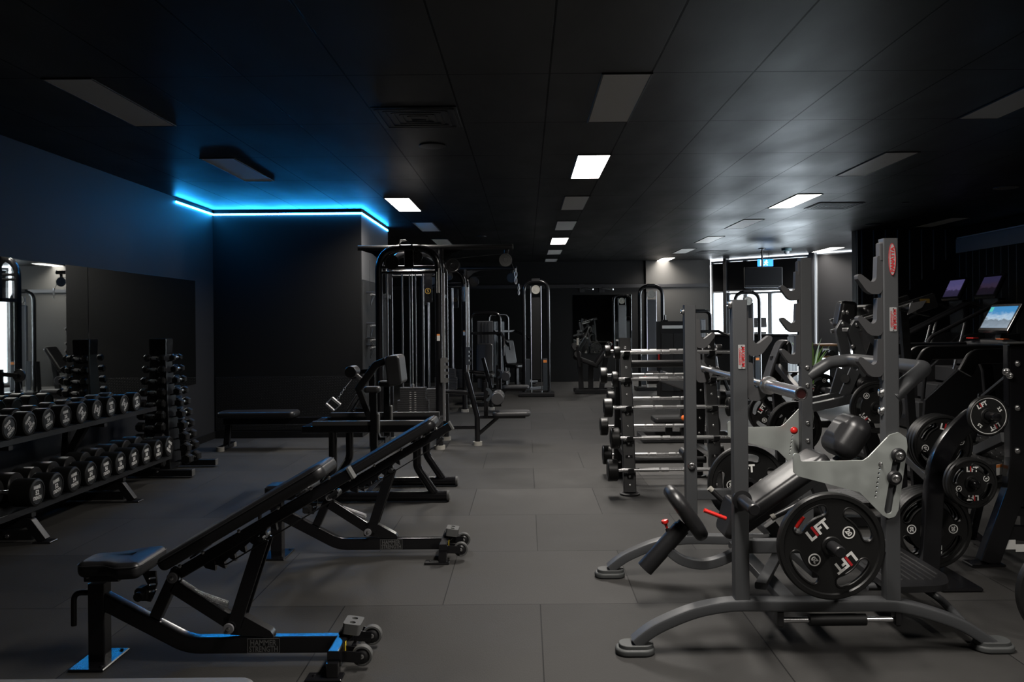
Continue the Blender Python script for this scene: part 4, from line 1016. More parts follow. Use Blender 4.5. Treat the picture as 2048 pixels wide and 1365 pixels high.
def hexdb(r, L):
    gap=.10; hl=(L-gap)/2; out=[]
    for s in (1,-1):
        X = RY(s*pi/2)
        m = MB().lathe([(.001,gap/2),(r*.8,gap/2),(r,gap/2+.012),(r,gap/2+hl-.014),(r*.78,gap/2+hl),(.001,gap/2+hl)],X=X,n=6)
        out.append(('head',m,rubmat))
    out.append(('handle',MB().lathe([(.012,-gap/2-.002),(.012,-.03),(.0165,-.02),(.0165,.02),(.012,.03),(.012,gap/2+.002)],X=RY(pi/2),n=12),steel))
    return out
_HX={}
tiers = 10
for k in range(tiers):
    z = topz-.185-k*(topz-.33)/9.0
    r = .034+.0021*k; L = .20+.011*k
    if k not in _HX: _HX[k] = None
    off = .092+.014*k + r
    place = [('the side toward the camera',(tx,ty-off-.02,z),0), ('the side toward the aisle',(tx+off+.02,ty,z),90), ('the far side',(tx,ty+off+.02,z),0)]
    if k > 0: pass
    for sd, loc, rz in place:
        d = thing('hex_dumbbell', 'hexagonal black dumbbell on %s of the tower, %s from the top' % (sd, ord_[k]), 'dumbbell', loc, 'dumbbells on the tower'); d.rotation_euler = (0,0,R(rz))
        if _HX[k] is None: _HX[k] = [m.build(n, mt, d, sharp=20) for n,m,mt in hexdb(r,L)]
        else:
            for o in _HX[k]: c = o.copy(); COL.objects.link(c); c.parent = d
        # cradle arms under the handle
        dv_ = V((loc[0]-tx, loc[1]-ty, 0)).normalized(); sd_ = V((-dv_.y, dv_.x, 0))
        m = MB()
        for s in (-1,1):
            q = V(loc)-V((0,0,.017+.006)); w_ = V((tx,ty,z-.04))+dv_*(.06+.0065*k)
            m.bar(w_+sd_*(s*.03)-V((0,0,.0)), q+sd_*(s*.03), .008,.012,rr=.002).bar(q+sd_*(s*.03), q+sd_*(s*.03)+dv_*.028+V((0,0,.022)), .008,.010,rr=.002)
        each(m,'cradle',satin,t)

# =====================================================================  FIXED BARBELL RACK
def barbell_rack():
    yn, yf = W(1260,988,7.0).y, 7.80
    xa = W(1259,900,7.0).x; xb = W(1432,900,7.0).x
    t = thing('barbell_rack', 'black two sided rack of fixed barbells beside the aisle', 'barbell rack', ((xa+xb)/2,7.35,0), world=True); WORLD[t.name] = V(t.location)
    H_ = W(1255,678,7.15).z
    ytn, ytf = 7.28, 7.50           # the two legs lean together towards the top
    for x in (xa, xb):
        for y0_, y1_ in ((yn,ytn),(yf,ytf)):
            f = MB().bar((x,y0_,.02),(x,y1_,H_ - (0 if y0_ < 7.4 else .02)),.105,.06,up=(0,1,0),rr=.010).build('upright', satin, t)
            MB().lathe([(.001,0),(.085,0),(.085,.014),(.07,.02),(.001,.02)],X=T(x,y0_,0),n=24).build('foot', satin, f)
            m = MB(); s = -1 if y0_ < 7.4 else 1
            for z in (1.05,.90,.82,.66,.56,.42,.31,.15,.08,1.22):
                k = z/H_; y = y0_+(y1_-y0_)*k
                boltm(m,(x,y-.031,z),(0,-1,0),.009)
            each(m,'bolt',bolt,f)
        MB().bar((x,yn+.03,.30),(x,yf-.03,.30),.06,.05).build('end_tie', satin, t)
    MB().cyl((xa,7.39,1.07),(xb,7.39,1.07),.032,16).build('top_tube', satin, t)
    MB().cyl((xa,7.40,.22),(xb,7.40,.22),.03,16).build('lower_tube', satin, t)
    near = [(705,1234,.054,.050),(758,1230,.066,.050),(815,1216,.080,.072),(876,1230,.087,.075),(940,1225,.091,.085)]
    far  = [(702,1215,.056,.050),(750,1207,.075,.062),(797,1221,.075,.062),(852,1208,.085,.070),(909,1214,.089,.082)]
    names = ['top','second','third','fourth','bottom']
    for side, lst, yb0, yt0, s in (('near',near,yn,ytn,-1),('far',far,yf,ytf,1)):
        for i, (py,hx,r,L) in enumerate(lst):
            z = W(1330,py,7.0 if s<0 else 7.7).z
            y = yb0+(yt0-yb0)*(z/H_)+s*.118
            z = W(1330,py,y).z; xl = W(hx,py,y).x
            b = thing('fixed_barbell', 'fixed chrome barbell with black drum ends, %s on %s' % (names[i], 'the aisle facing side' if s<0 else 'the far side of the rack'), 'barbell', ((xa+xb)/2,y,z), 'fixed barbells on the rack', world=True); WORLD[b.name] = V(b.location)
            inner = .96; x0 = xl+L/2; x1 = x0+inner
            MB().cyl((x0-.01,y,z),(x1+.01,y,z),.0140,16).build('bar', chrome, b)
            for q in ((.18,.34),(inner-.34,inner-.18),(.36,.42),(inner-.42,inner-.36)):
                MB().cyl((x0+q[0],y,z),(x0+q[1],y,z),.0168,16).build('grip', steel, b)
            for xx, dx in ((x0,-1),(x1,1)):
                MB().lathe([(.001,0),(r*.9,0),(r,.008),(r,L-.008),(r*.93,L),(r*.8,L),(r*.78,L-.004),(.001,L-.004)],X=fr((xx,y,z),(0,dx,0) if True else 0,(0,0,1)),n=32).build('drum_end', rubber, b)
            for x in (xa, xb):    # cradle
                m = MB(); yy = yb0+(yt0-yb0)*(z/H_)
                m.path([(x,yy+s*.031,z-.045),(x,y,z-.027),(x,y+s*.027,z-.018),(x,y+s*.031,z+.012)],.05,.010,up=(0,0,1),rr=.003); m.build('cradle', satin, t)
barbell_rack()
# =====================================================================  FRAME MACHINE (behind the second bench)
def FRM(o, z, x=None):
    z = V(z).normalized(); x = V(x) if x else (V((0,0,1)) if abs(z.z) < .9 else V((1,0,0))); x = (x-z*x.dot(z)).normalized(); y = z.cross(x)
    m = M((x,y,z)).transposed().to_4x4(); m.translation = V(o); return m
def pulley(mb, c, ax, r, w=.022):
    return mb.lathe([(.001,-w/2),(r*.3,-w/2),(r*.34,-w*.3),(r*.8,-w*.3),(r*.86,-w/2),(r,-w/2),(r*.93,0),(r,w/2),(r*.86,w/2),(r*.8,w*.3),(r*.34,w*.3),(r*.3,w/2),(.001,w/2)], X=FRM(c,ax), n=28)
def frame_machine():
    ya, yb = 6.80, 7.44
    t = thing('seated_frame_machine', 'black tube framed machine with a padded upright between second bench and cable tower', 'exercise machine', (-1.2,7.1,0), world=True); WORLD[t.name] = V(t.location)
    zr = .625
    for y, (xr_, xl_) in ((ya,(W(895,997,ya).x,-1.85)),(yb,(W(912,963,yb).x,-1.83))):
        MB().cyl((xl_,y,.045),(xr_,y,.045),.040,20).build('base_tube', gloss, t)
        MB().lathe([(.041,0),(.043,.002),(.043,.018),(.03,.024),(.001,.024)],X=FRM((xr_-.004,y,.045),(1,0,0)),n=20).build('end_cap', gfoot, t)
        q = W(834,900,ya).x
        MB().tube(fillet([(q,y,zr-.03),(q,y,.28),(W(869,985,ya).x,y,.07)],.12,7),.034,16).build('leg', gloss, t)
        q = W(666,900,ya).x
        MB().tube(fillet([(q,y,zr-.03),(q,y,.26),(q-.12,y,.07)],.12,7),.034,16).build('leg', gloss, t)
        x0 = W(606,858,ya).x; x1 = W(890,850,yb).x-.02
        MB().bar((x0,y,zr-.03),(x1,y,zr-.03),.075,.055,rr=.008).build('side_rail', gloss, t)
        MB().bar((W(626,847,ya).x,y,zr+.016),(x1-.03,y,zr+.016),.045,.036,rr=.003).build('slide_strip', strip, t)
    for x in (x0+.03, x1-.03): MB().bar((x,ya+.03,zr-.03),(x,yb-.03,zr-.03),.06,.05).build('cross_beam', gloss, t)
    MB().bar((-1.3,ya,.05),(-1.3,yb,.05),.05,.05).build('base_tie', gloss, t)
    # carriage posts with side pads and arm rest
    xp = W(748,830,ya-.06).x; zt = W(748,786,ya-.06).z
    for y in (ya-.065, yb-.065):
        MB().bar((xp,y,.40),(xp,y,zt),.055,.05,up=(0,1,0),rr=.008).build('carriage_post', gloss, t)
        MB().box((xp+.036,y,zr+.02),(.018,.06,.16),b=.006).build('side_pad', gfoot, t)
    MB().bar((xp,ya-.06,.44),(xp,yb-.06,.44),.05,.05).build('carriage_beam', gloss, t)
    a = W(745,777,ya-.06)
    MB().pad([(-.065,-.05),(.065,-.05),(.065,.05),(-.065,.05)],.05,.018,X=T(xp-.01,ya-.06,zt+.002),rad=.03).build('arm_pad', vinylg, t)
    MB().pad([(-.065,-.05),(.065,-.05),(.065,.05),(-.065,.05)],.05,.018,X=T(xp-.01,yb-.06,zt+.002),rad=.03).build('arm_pad', vinylg, t)
    # chest pad block on its bent arm
    yc = (ya+yb)/2; c = W(786,742,yc-.17)
    X = T(c.x,yc,c.z) @ RY(R(-6)) @ fr((0,0,0),(1,0,0),(0,0,1))
    w, h = .125, .25
    MB().pad([(-w/2,-h/2),(w/2,-h/2),(w/2,h/2),(-w/2,h/2)],.34,.02,X=X@T(0,0,-.17),rad=.035).build('chest_pad', vinylg, t)
    g = [W(716,780,yc),W(752,730,yc),W(772,722,yc)]
    MB().path(fillet([V((p.x,yc,p.z)) for p in g],.06,6),.06,.07,up=(0,1,0),rr=.012).build('pad_arm', satin, t)
    MB().bar((g[0].x,yc,g[0].z+.02),(xp-.03,yc,.46),.05,.06,up=(0,1,0)).build('arm_post', satin, t)
    MB().bar((xp-.05,yc,.46),(xp+.03,yc,.46),.06,.05).build('arm_foot', satin, t)
    q = W(700,745,yc-.1); MB().lathe([(.001,0),(.046,0),(.05,.006),(.05,.17),(.046,.176),(.001,.176)],X=FRM((q.x,yc-.09,q.z),(0,1,0)),n=24).build('roller_pad', vinyl, t)
    MB().bar((q.x,yc,q.z),(g[0].x+.03,yc,g[0].z+.09),.03,.03,up=(0,1,0)).build('roller_arm', steel, t)
    # chain handle hanging from a hook on the carriage
    return t
frame_machine()

# =====================================================================  CABLE TOWERS
def cable_tower():
    xa, xb = -1.68, -1.0; ya, yb = 9.62, 10.36; zt = 2.345
    t = thing('cable_tower', 'black multi station cable tower behind the frame machine', 'cable machine', (-1.34,9.99,0), 'cable towers', world=True); WORLD[t.name] = V(t.location)
    for y in (ya, yb):
        MB().tube(fillet([(xa,y,.02),(xa,y,zt-.04),(xb,y,zt-.04),(xb,y,.02)],.26,10),.042,18).build('arched_frame', gloss, t)
        for x in (xa, xb):
            MB().cyl((x,y,.0),(x,y,.045),.062,20).build('foot', gfootl, t)
        for z in (2.09, 2.03): MB().cyl((xa+.03,y,z),(xb-.03,y,z),.018,12).build('cross_rod', gloss, t)
        MB().bar((xa+.03,y,.29),(xb-.03,y,.29),.06,.075,rr=.01).build('lower_beam', gloss, t)
        MB().bar((xa+.05,y-.0,.345),(xb-.05,y,.345),.05,.03,rr=.003).build('guide_strip', strip, t)
    for x in (xa, xb): MB().bar((x,ya+.03,.16),(x,yb-.03,.16),.06,.07,rr=.01).build('side_beam', gloss, t)
    # long overhead beam with the pulley arms
    ym = 9.99; zb = 2.345
    MB().cyl((-1.99,ym,zb),(-.155,ym,zb),.032,18).build('overhead_beam', satin, t)
    MB().lathe([(.0325,0),(.0335,.004),(.0335,.012),(.001,.014)],X=FRM((-.157,ym,zb),(1,0,0)),n=18).build('beam_cap', gfoot, t)
    for s, x in ((-1,xa),(1,xb)):
        o = [(x,zb-.02),(x+s*.30,zb-.02),(x+s*.14,zb-.07),(x+s*.05,zb-.15),(x,zb-.28)]
        o = [V(q) for q in o]; o = o[::-1] if s > 0 else o
        MB().prism(o,.012,X=fr((0,ym+.006,0),(1,0,0),(0,0,1))).build('gusset', gloss, t)
    MB().bar((xa,ym,1.75),(xa,ym,zb),.05,.06,up=(0,1,0)).build('side_mast', gloss, t)
    MB().bar((xb,ym,1.75),(xb,ym,zb),.05,.06,up=(0,1,0)).build('side_mast', gloss, t)
    for x in (xa, xb): MB().bar((x,ya+.03,1.77),(x,yb-.03,1.77),.05,.05).build('side_tie', gloss, t)
    m = MB(); pulley(m,(-.235,ym-.03,zb-.16),(0,1,0),.078); m.build('pulley', gfoot, t)
    m = MB(); m.bar((-.22,ym,zb-.02),(-.235,ym-.0,zb-.16),.05,.012,up=(0,1,0)); m.build('pulley_hanger', gloss, t)
    m = MB(); pulley(m,(xb+.14,ym-.04,zb-.22),(0,1,0),.085); m.build('pulley', satin, t)
    m = MB(); pulley(m,(xa+.15,ya-.02,zb-.20),(0,1,0),.085); m.build('pulley', satin, t)
    m = MB(); pulley(m,(xa+.43,ya-.02,zb-.14),(0,1,0),.075); m.build('pulley', satin, t)
    MB().tube([(-.165,ym-.03,zb-.19),(-.12,ym-.03,zb-.31)],.004,6).cyl((xb+.14,ym-.035,zb-.14),(-.235,ym-.035,zb-.082),.003,6).build('cable', satin, t)
    m = MB(); p = V((-.115,ym-.03,zb-.33)); m.tube([p+V((.014*cos(a)*1,0,.035*sin(a))) for a in [2*pi*i/14 for i in range(14)]],.0045,6,closed=True); m.cyl(p+V((0,0,.03)),p+V((0,0,.07)),.009,10).tube([p+V((.012*cos(a),.0,-.075+.04*sin(a))) for a in [2*pi*i/14 for i in range(14)]],.004,6,closed=True); m.build('carabiner', steel, t)
    # top hood: bent sheet
    hood = [V((-1.44,ya-.0,zt-.0)),V((-1.42,ya,zt+.045)),V((-1.36,ya,zt+.05)),V((-1.29,ya,zt-.0)),V((-1.24,ya,zt-.10))]
    MB().path([V((q.x,ya-.04,q.z)) for q in hood],.10,.008,up=(0,0,1),rr=.003).build('top_hood', gloss, t)
    MB().bar((-1.33,ya-.02,zt-.02),(-1.33,ya-.02,zt-.27),.11,.03,up=(0,1,0),rr=.01).build('centre_mast', gloss, t)
    # weight stack with rods
    xs = -1.315; ysk = ya+.14
    for k in range(14):
        z = .372+k*.0245
        if z > .70: break
        MB().box((xs,ysk,z),(.36 if k < 8 else .30,.11,.0225),b=.002).build('stack_plate', dgrey, t)
    m = MB()
    for k in range(12):
        for s in (-1,1): m.text('20',.010,fr((xs+s*.028,ysk-.0565,.378+k*.0245),(1,0,0),(0,0,1)),width=.022)
    m.build('lettering', white, t, smooth=False)
    for dx in (-.12,-.035,.035,.12):
        MB().cyl((xs+dx,ysk,.34),(xs+dx,ysk,2.05),.0075 if abs(dx) < .1 else .010,12).build('guide_rod', rodm, t)
    MB().cyl((xa+.09,ya+.02,.34),(xa+.09,ya+.02,2.05),.012,12).build('guide_rod', rodm, t)
    MB().cyl((xs,ysk-.03,.70),(xs,ysk-.03,2.1),.005,8).build('cable', steel, t)
    MB().cyl((xs,ysk-.03,.66),(xs,ysk-.03,.74),.016,12).build('selector_stem', steel, t)
    x2 = -1.2; ys2 = yb-.16
    for k in range(12):
        MB().box((x2+.05,ys2,.372+k*.0245),(.30,.11,.0225),b=.002).build('stack_plate', dgrey, t)
    for dx in (-.10,.10): MB().cyl((x2+.05+dx,ys2,.34),(x2+.05+dx,ys2,2.05),.008,12).build('guide_rod', rodm, t)
    # right column: pulley carriage rail, scalloped handle rest, decals
    MB().bar((xb+.055,ya+.02,.32),(xb+.055,ya+.02,2.02),.03,.012,up=(0,1,0)).build('carriage_rail', steel, t)
    c = W(889,741,ya-.05)
    o = [V(q) for q in ((-.045,-.14),(.035,-.14),(.045,-.12),(.045,-.09),(-.0,-.085),(-.0,-.055),(.045,-.05),(.045,-.02),(.0,-.015),(.0,.015),(.045,.02),(.045,.05),(.0,.055),(.0,.085),(.045,.09),(.045,.12),(.03,.145),(-.03,.145),(-.045,.13))]
    MB().prism(o,.02,X=fr((c.x,ya-.045,c.z),(1,0,0),(0,0,1))).build('handle_rest', gfoot, t)
    X = fr((xb-.0,ya-.0428,1.93),(1,0,0),(0,0,1))@RZ(pi/2)
    MB().bar((-.14,-.012,0),(.14,-.012,0),.010,.0012,up=(0,0,1),rr=.0003,X=X).bar((-.14,.012,0),(.10,.012,0),.006,.0012,up=(0,0,1),rr=.0003,X=X).build('decal', whited, t)
    MB().m(0).box((xb,ya-.0425,1.28),(.035,.002,.075),b=.0005).m(1).box((xb,ya-.0428,1.31),(.035,.002,.018),b=.0005).build('warning_sticker', [paper, orst], t)
    MB().prism(circ(.036,28),.002,X=fr((xb-.20,yb-.05,1.84),(1,0,0),(0,0,1)),holes=[circ(.030,28)]).text('5',.05,fr((xb-.20,yb-.05,1.84),(1,0,0),(0,0,1))).build('round_emblem', gold, t)
    MB().bar((xb-.20,yb-.03,1.7),(xb-.20,yb-.03,2.1),.10,.01,up=(0,1,0)).build('emblem_plate', gloss, t)
    # seat station on the aisle side
    ys = 9.90
    sx = W(955,885,ys).x
    MB().tube(fillet([(sx,ys,.03),(sx,ys,.34),(sx-.10,ys,.74),(sx-.13,ys,.86)],.15,6),.032,16).build('seat_mast', gloss, t)
    MB().cyl((sx,ys,0),(sx,ys,.045),.055,20).build('foot', gfootl, t)
    MB().bar((xb+.03,ys,.21),(sx-.02,ys,.21),.035,.035).build('floor_link', gloss, t)
    p0 = W(985,822,ys).x; p1 = W(1061,822,ys).x; pz = .405
    MB().pad([(p0,-.15),(p1,-.13),(p1,.13),(p0,.15)],.06,.025,X=T(0,ys,pz-.06),rad=.06).build('seat_pad', vinylg, t)
    MB().bar((sx,ys,pz-.075),(p1-.06,ys,pz-.075),.06,.03).build('seat_beam', gloss, t)
    MB().bar((sx,ys,.12),(p0+.06,ys,pz-.08),.04,.04,up=(0,1,0)).build('seat_strut', gloss, t)
    MB().bar((sx+.105,ys,pz-.08),(sx+.105,ys,.74),.05,.07,up=(0,1,0),rr=.008).build('roller_mast', gloss, t)
    MB().prism(arcslot(.05,.085,R(-70),R(70),8),.012,X=fr((sx+.10,ys-.03,.60),(1,0,0),(0,0,1))).build('slotted_plate', shroudb, t)
    rp = W(995,797,ys-.12)
    for s in (-1,1): MB().lathe([(.001,0),(.066,0),(.074,.008),(.074,.17),(.066,.18),(.001,.18)],X=FRM((rp.x,ys+s*.05,rp.z),(0,s,0)),n=24).build('thigh_roller', vinylg, t)
    MB().cyl((rp.x,ys-.06,rp.z),(rp.x,ys+.06,rp.z),.016,12).bar((rp.x,ys,rp.z),(sx+.105,ys,rp.z+.02),.03,.03,up=(0,1,0)).build('roller_arm', gloss, t)
    a = W(890,784,ys-.05); MB().cyl((xb+.04,ys-.0,a.z),(sx-.11,ys-.0,a.z-.02),.028,14).build('grab_bar', gloss, t)
    return t
tower = cable_tower()
tower2 = dup(tower, tower.location+V((0,3.98,0)), label='second black cable tower farther down the aisle')
o = tag(MB().bar((-1.34,10.38,2.36),(-1.34,13.58,2.36),.06,.08).build('tower_beam', satin), 'long black beam joining the two cable towers overhead', 'beam')

# low row bench on the left of the first tower
def low_row():
    y = 9.80
    t = thing('low_row_bench', 'long low black row bench before the dark alcove wall', 'exercise machine', (-2.9,y,0), world=True); WORLD[t.name] = V(t.location)
    x0 = W(440,822,y).x; x1 = W(595,822,y).x; z = W(520,822,y).z
    MB().pad([(x0,-.16),(x1,-.16),(x1,.16),(x0,.16)],.075,.03,X=T(0,y,z-.075),rad=.06).build('seat_pad', vinyl, t)
    MB().bar((x0+.05,y,z-.12),(-1.75,y,z-.12),.07,.085,rr=.012).build('beam', gloss, t)
    lx = W(458,870,y).x
    MB().bar((lx,y,z-.14),(lx-.03,y,.03),.07,.05,up=(0,1,0),rr=.01).build('leg', gloss, t)
    MB().bar((lx-.03,y-.22,.03),(lx-.03,y+.22,.03),.06,.05).build('floor_bar', gloss, t)
    for s in (-1,1): MB().cyl((lx-.03,y+s*.2,0),(lx-.03,y+s*.2,.05),.045,16).build('foot', gfootl, t)
    MB().bar((-1.80,y,.01),(-1.80,y,.95),.07,.06,up=(0,1,0)).build('mast', gloss, t)
    q = W(706,800,y); 
    for s in (-1,1): MB().box((0,0,0),(.32,.14,.02),X=T(-2.02,y+s*.17,.50)@RY(R(-58)),b=.005).build('foot_plate', satin, t)
    MB().cyl((-2.0,y-.2,.44),(-2.0,y+.2,.44),.02,12).bar((-2.0,y,.44),(-1.80,y,.42),.05,.05).build('foot_plate_arm', gloss, t)
    c = W(700,746,y-.02); m = MB(); pulley(m,(c.x+.03,y,c.z),(0,1,0),.075); m.build('pulley', satin, t)
    MB().bar((c.x+.03,y,c.z),(-1.80,y,c.z+.02),.05,.05).build('pulley_arm', gloss, t)
    return c
c = low_row()
hz = W(672,806,9.76)
t = thing('row_handle', 'chrome double grip row handle hanging by the low row bench', 'cable attachment', hz, world=True); WORLD[t.name] = V(hz)
a = W(690,776,9.72); b = W(676,798,9.72)
MB().cyl(V((c.x+.02,9.8,c.z-.075)),a,.004,6).build('cable', satin, t)
m = MB(); n = 5
for i in range(n):
    p = a.lerp(b,(i+.5)/n); u = (b-a).normalized(); v = V((0,1,0)) if i % 2 else u.cross(V((0,1,0)))
    m.tube([p+u*(.019*cos(q))+v*(.010*sin(q)) for q in [2*pi*j/12 for j in range(12)]],.0035,6,closed=True)
m.build('chain', steel, t)
d = (W(652,818,9.72)-W(672,798,9.72)); e1 = W(672,797,9.72); e2 = W(650,812,9.72)
for k, (p, q) in enumerate(((W(664,796,9.72),W(681,810,9.72)),(W(652,808,9.72),W(668,822,9.72)))):
    MB().cyl(p,q,.018,14).build('grip', steel, t)
MB().tube([W(664,796,9.72),W(652,808,9.72)],.007,8).build('side_bar', steel, t); MB().tube([W(681,810,9.72),W(668,822,9.72)],.007,8).build('side_bar', steel, t); MB().tube([b,W(672,802,9.72)],.007,8).build('link', steel, t)

# attachments hanging on the alcove side wall
for k, (py, w_) in enumerate(((590,.26),(652,.30),(681,.28),(696,.28))):
    p = WX(746,py,XB+.09); names = ['topmost, on a long strap','second from the top','third from the top','lowest']
    t = thing('hanging_pull_bar', 'grey bar handle hung on the alcove side wall, %s' % names[k], 'cable attachment', p, 'handles hung on the wall', world=True); WORLD[t.name] = V(p)
    MB().cyl((p.x,p.y-w_/2,p.z),(p.x,p.y+w_/2,p.z),.014,12).build('grip', hung, t)
    q = V((p.x-.03,p.y,p.z-.13))
    MB().path([(p.x,p.y-w_/2+.02,p.z),tuple(q)],.03,.006,up=(1,0,0),rr=.001).path([(p.x,p.y+w_/2-.02,p.z),tuple(q)],.03,.006,up=(1,0,0),rr=.001).build('strap', satin, t)
    MB().cyl((XB+.006,p.y,p.z+.03),(p.x+.02,p.y,p.z+.03),.010,10).build('wall_hook', satin, t)
    if k == 0: MB().path([(p.x-.04,p.y,p.z+.0),(p.x-.04,p.y,p.z+.45)],.008,.004,up=(1,0,0),rr=.001).build('hanging_cord', satin, t)
# =====================================================================  PLATE TREE at the right
def plate_tree():
    Y = 4.62
    t = thing('plate_tree', 'black curved plate storage tree behind the press station platform', 'plate rack', (W(1865,1037,Y).x,Y,0), world=True); WORLD[t.name] = V(t.location)
    pts = [W(x,y,Y) for x,y in ((1859,1120),(1864,1037),(1869,963),(1880,915),(1903,876),(1935,842),(1962,826))]
    pts = [V((pts[0].x-.01,Y,.03))]+pts
    MB().path(cr3(pts),.055,.10,up=(.9,0,.4),rr=.008).build('curved_post', gloss, t)
    x0 = pts[0].x
    MB().box((x0+.09,Y,.012),(.22,.40,.024),b=.008).build('base_plate', gloss, t)
    P = dict(a=W(1972,831,Y-.16), b=W(1938,965,Y-.20), c=W(1872,886,Y+.20), d=W(1846,1049,Y+.22))
    for k, q in P.items():
        s = -1 if k in 'ab' else 1; L = .24
        e = Y+s*.30
        MB().lathe([(.001,0),(.0245,0),(.0245,L),(.021,L+.01),(.012,L+.012),(.001,L+.012)] if k != 'b' else [(.001,0),(.0245,0),(.0245,L),(.022,L+.012),(.014,L+.02),(.001,L+.022)], X=FRM((q.x,Y+s*.02,q.z),(0,s,0)), n=24).build('plate_peg', chrome if k == 'a' and False else gloss, t)
        MB().bar((q.x,Y+s*.024,q.z),(min(q.x, 99),Y+s*.024,q.z+.06),.06,.012,up=(0,1,0)) if False else None
    # short webs carrying the lower pegs
    for k in 'cd':
        q = P[k]; xx = W(1866,1049,Y).x if k == 'd' else W(1888,900,Y).x
        MB().bar((q.x-.03,Y+.0,q.z),(xx,Y,q.z),.05,.06,rr=.006).build('peg_web', gloss, t)
    q = P['b']; MB().bar((W(1872,965,Y).x,Y,q.z),(q.x+.03,Y,q.z),.05,.06,rr=.006).build('peg_web', gloss, t)
    g = 'plates on the plate tree'
    plate(.108,.026,'2.5',facing((P['a'].x,Y-.175,P['a'].z-.001),14),'small black 2.5 plate with white ring at top of plate tree',g,slots=0,whitering=True,ring_digits=False,numang=(16,214),liftang=(105,285))
    for k in range(2): plate(.132,.030,'5',facing((P['b'].x,Y-.225+.032*k,P['b'].z-.001),0),('front' if k == 0 else 'rear')+' one of two slotted 5 plates on plate tree arm',g,liftang=(90,270),numang=(20,200),sa=60,slots=4,text_r=.075)
    for k, w_ in enumerate(('front','middle','rear')): plate(.170,.034,'10',facing((P['c'].x,Y+.13+.036*k,P['c'].z-.001),0),'%s one of three 10 plates behind the tree post' % w_,g,liftang=(75,255),numang=(190,10),sa=45,text_r=.10)
    for k, w_ in enumerate(('front','second','third','rear')): plate(.2235,.038,'20',facing((P['d'].x,Y+.12+.040*k,P['d'].z-.001),0),'%s one of four large 20 plates low on the plate tree' % w_,g,liftang=(90,270),numang=(180,0),sa=45,text_r=.115)
def cr3(P,n=5):
    o=[]
    for i in range(len(P)-1):
        a,b,c,d=P[max(i-1,0)],P[i],P[i+1],P[min(i+2,len(P)-1)]
        for j in range(n):
            u=j/n; o.append(.5*((2*b)+(c-a)*u+(2*a-5*b+4*c-d)*u*u+(3*b-a-3*c+d)*u**3))
    o.append(P[-1]); return o
plate_tree()

# =====================================================================  MACHINE AT THE RIGHT EDGE
def edge_machine():
    Y = 4.92
    t = thing('press_machine_frame', 'black machine frame with white stickers cut by the right photo edge', 'exercise machine', (2.95,5.2,0), world=True); WORLD[t.name] = V(t.location)
    fx = WZ(1973,1135,.0).x
    MB().box((fx+.01,Y,.008),(.20,.12,.016),b=.005).build('foot_plate', gloss, t)
    a = V((fx+.03,Y,.016)); b = W(2019,1000,Y); b.y = Y
    xc = W(2033,850,Y).x; zt = W(2033,688,Y).z
    MB().path(fillet([a,V((xc-.02,Y,b.z+.06)),V((xc,Y,b.z+.25)),V((xc,Y,zt))],.10,5),.07,.115,up=(1,0,0),rr=.008).build('column', gloss, t)
    MB().box((xc-.01,Y-.02,zt+.006),(.16,.10,.012)).build('column_cap', gfoot, t)
    MB().bar((xc-.062,Y-.01,zt-.01),(xc-.062,Y-.01,zt-.36),.05,.014,up=(1,0,0)).build('side_plate', gloss, t)
    m = MB()
    for py in (727,815,900): boltm(m,(W(2036,py,Y-.04).x,Y-.036,W(2036,py,Y).z),(0,-1,0),.013)
    each(m,'bolt',bolt,t)
    MB().bar(W(2008,1021,Y),(3.9,Y,W(2040,1033,Y).z-.06),.05,.05,rr=.006).build('upper_tie', gloss, t)
    lo0 = W(1994,1062,Y); lo1 = W(2090,1100,Y); lo1.x = 3.9; lo1.z = lo0.z-.12
    MB().bar(lo0,lo1,.05,.085,rr=.006).build('lower_tie', gloss, t)
    for (p0,p1) in (((2021,1090),(.07,.07)),((2040,1097),(.06,.055))):
        p = W(*p0,Y-.027); MB().box((p.x,Y-.027,p.z),(p1[0]*.85,.002,p1[1]*.8),b=.0005).build('sticker', paper, t)
    # rear beams running back to the left
    e0 = W(2010,875,5.15); e1 = W(1926,915,5.75)
    MB().bar(e0,e1,.05,.06,rr=.006).build('rear_beam', grey, t)
    e0 = W(2016,935,5.0); e1 = W(1972,944,5.3)
    MB().bar(e0,e1,.05,.065,rr=.006).build('rear_arm', gloss, t)
    p = W(1993,938,5.0); MB().m(0).box((0,0,0),(.06,.002,.065),X=fr((p.x,p.y-.03,p.z),(1,.6,0),(0,1,0))).m(1).box((0,0,.022),(.06,.0026,.02),X=fr((p.x,p.y-.0302,p.z),(1,.6,0),(0,1,0))).build('warning_sticker', [paper,orst], t)
    MB().bar(e1,(e1.x-.05,e1.y+.1,.03),.05,.05,up=(0,1,0)).build('rear_leg', gloss, t)
    MB().bar(W(1926,915,5.75),(W(1926,915,5.75).x-.03,5.70,.03),.05,.05,up=(0,1,0)).build('rear_leg', grey, t)
    MB().bar((e1.x-.05,e1.y-.1,.025),(W(1926,915,5.75).x-.03,5.68,.025),.06,.05).build('floor_bar', gloss, t)
    MB().bar(W(2016,752,Y),W(1966,793,Y+.25),.028,.016,rr=.003).build('link_bar', steel if False else grey, t)
    m = MB(); 
    p = W(2012,744,Y-.05); boltm(m,p,(-.3,-1,0),.016); p = W(2019,752,Y-.05); boltm(m,p,(-.3,-1,0),.014); each(m,'bolt',bolt,t)
    MB().bar(W(1966,793,Y+.25),V((W(1966,793,Y+.25).x+.25,Y+.9,.55)),.05,.05).build('lever', gloss, t)
    return t
edge_t = edge_machine()
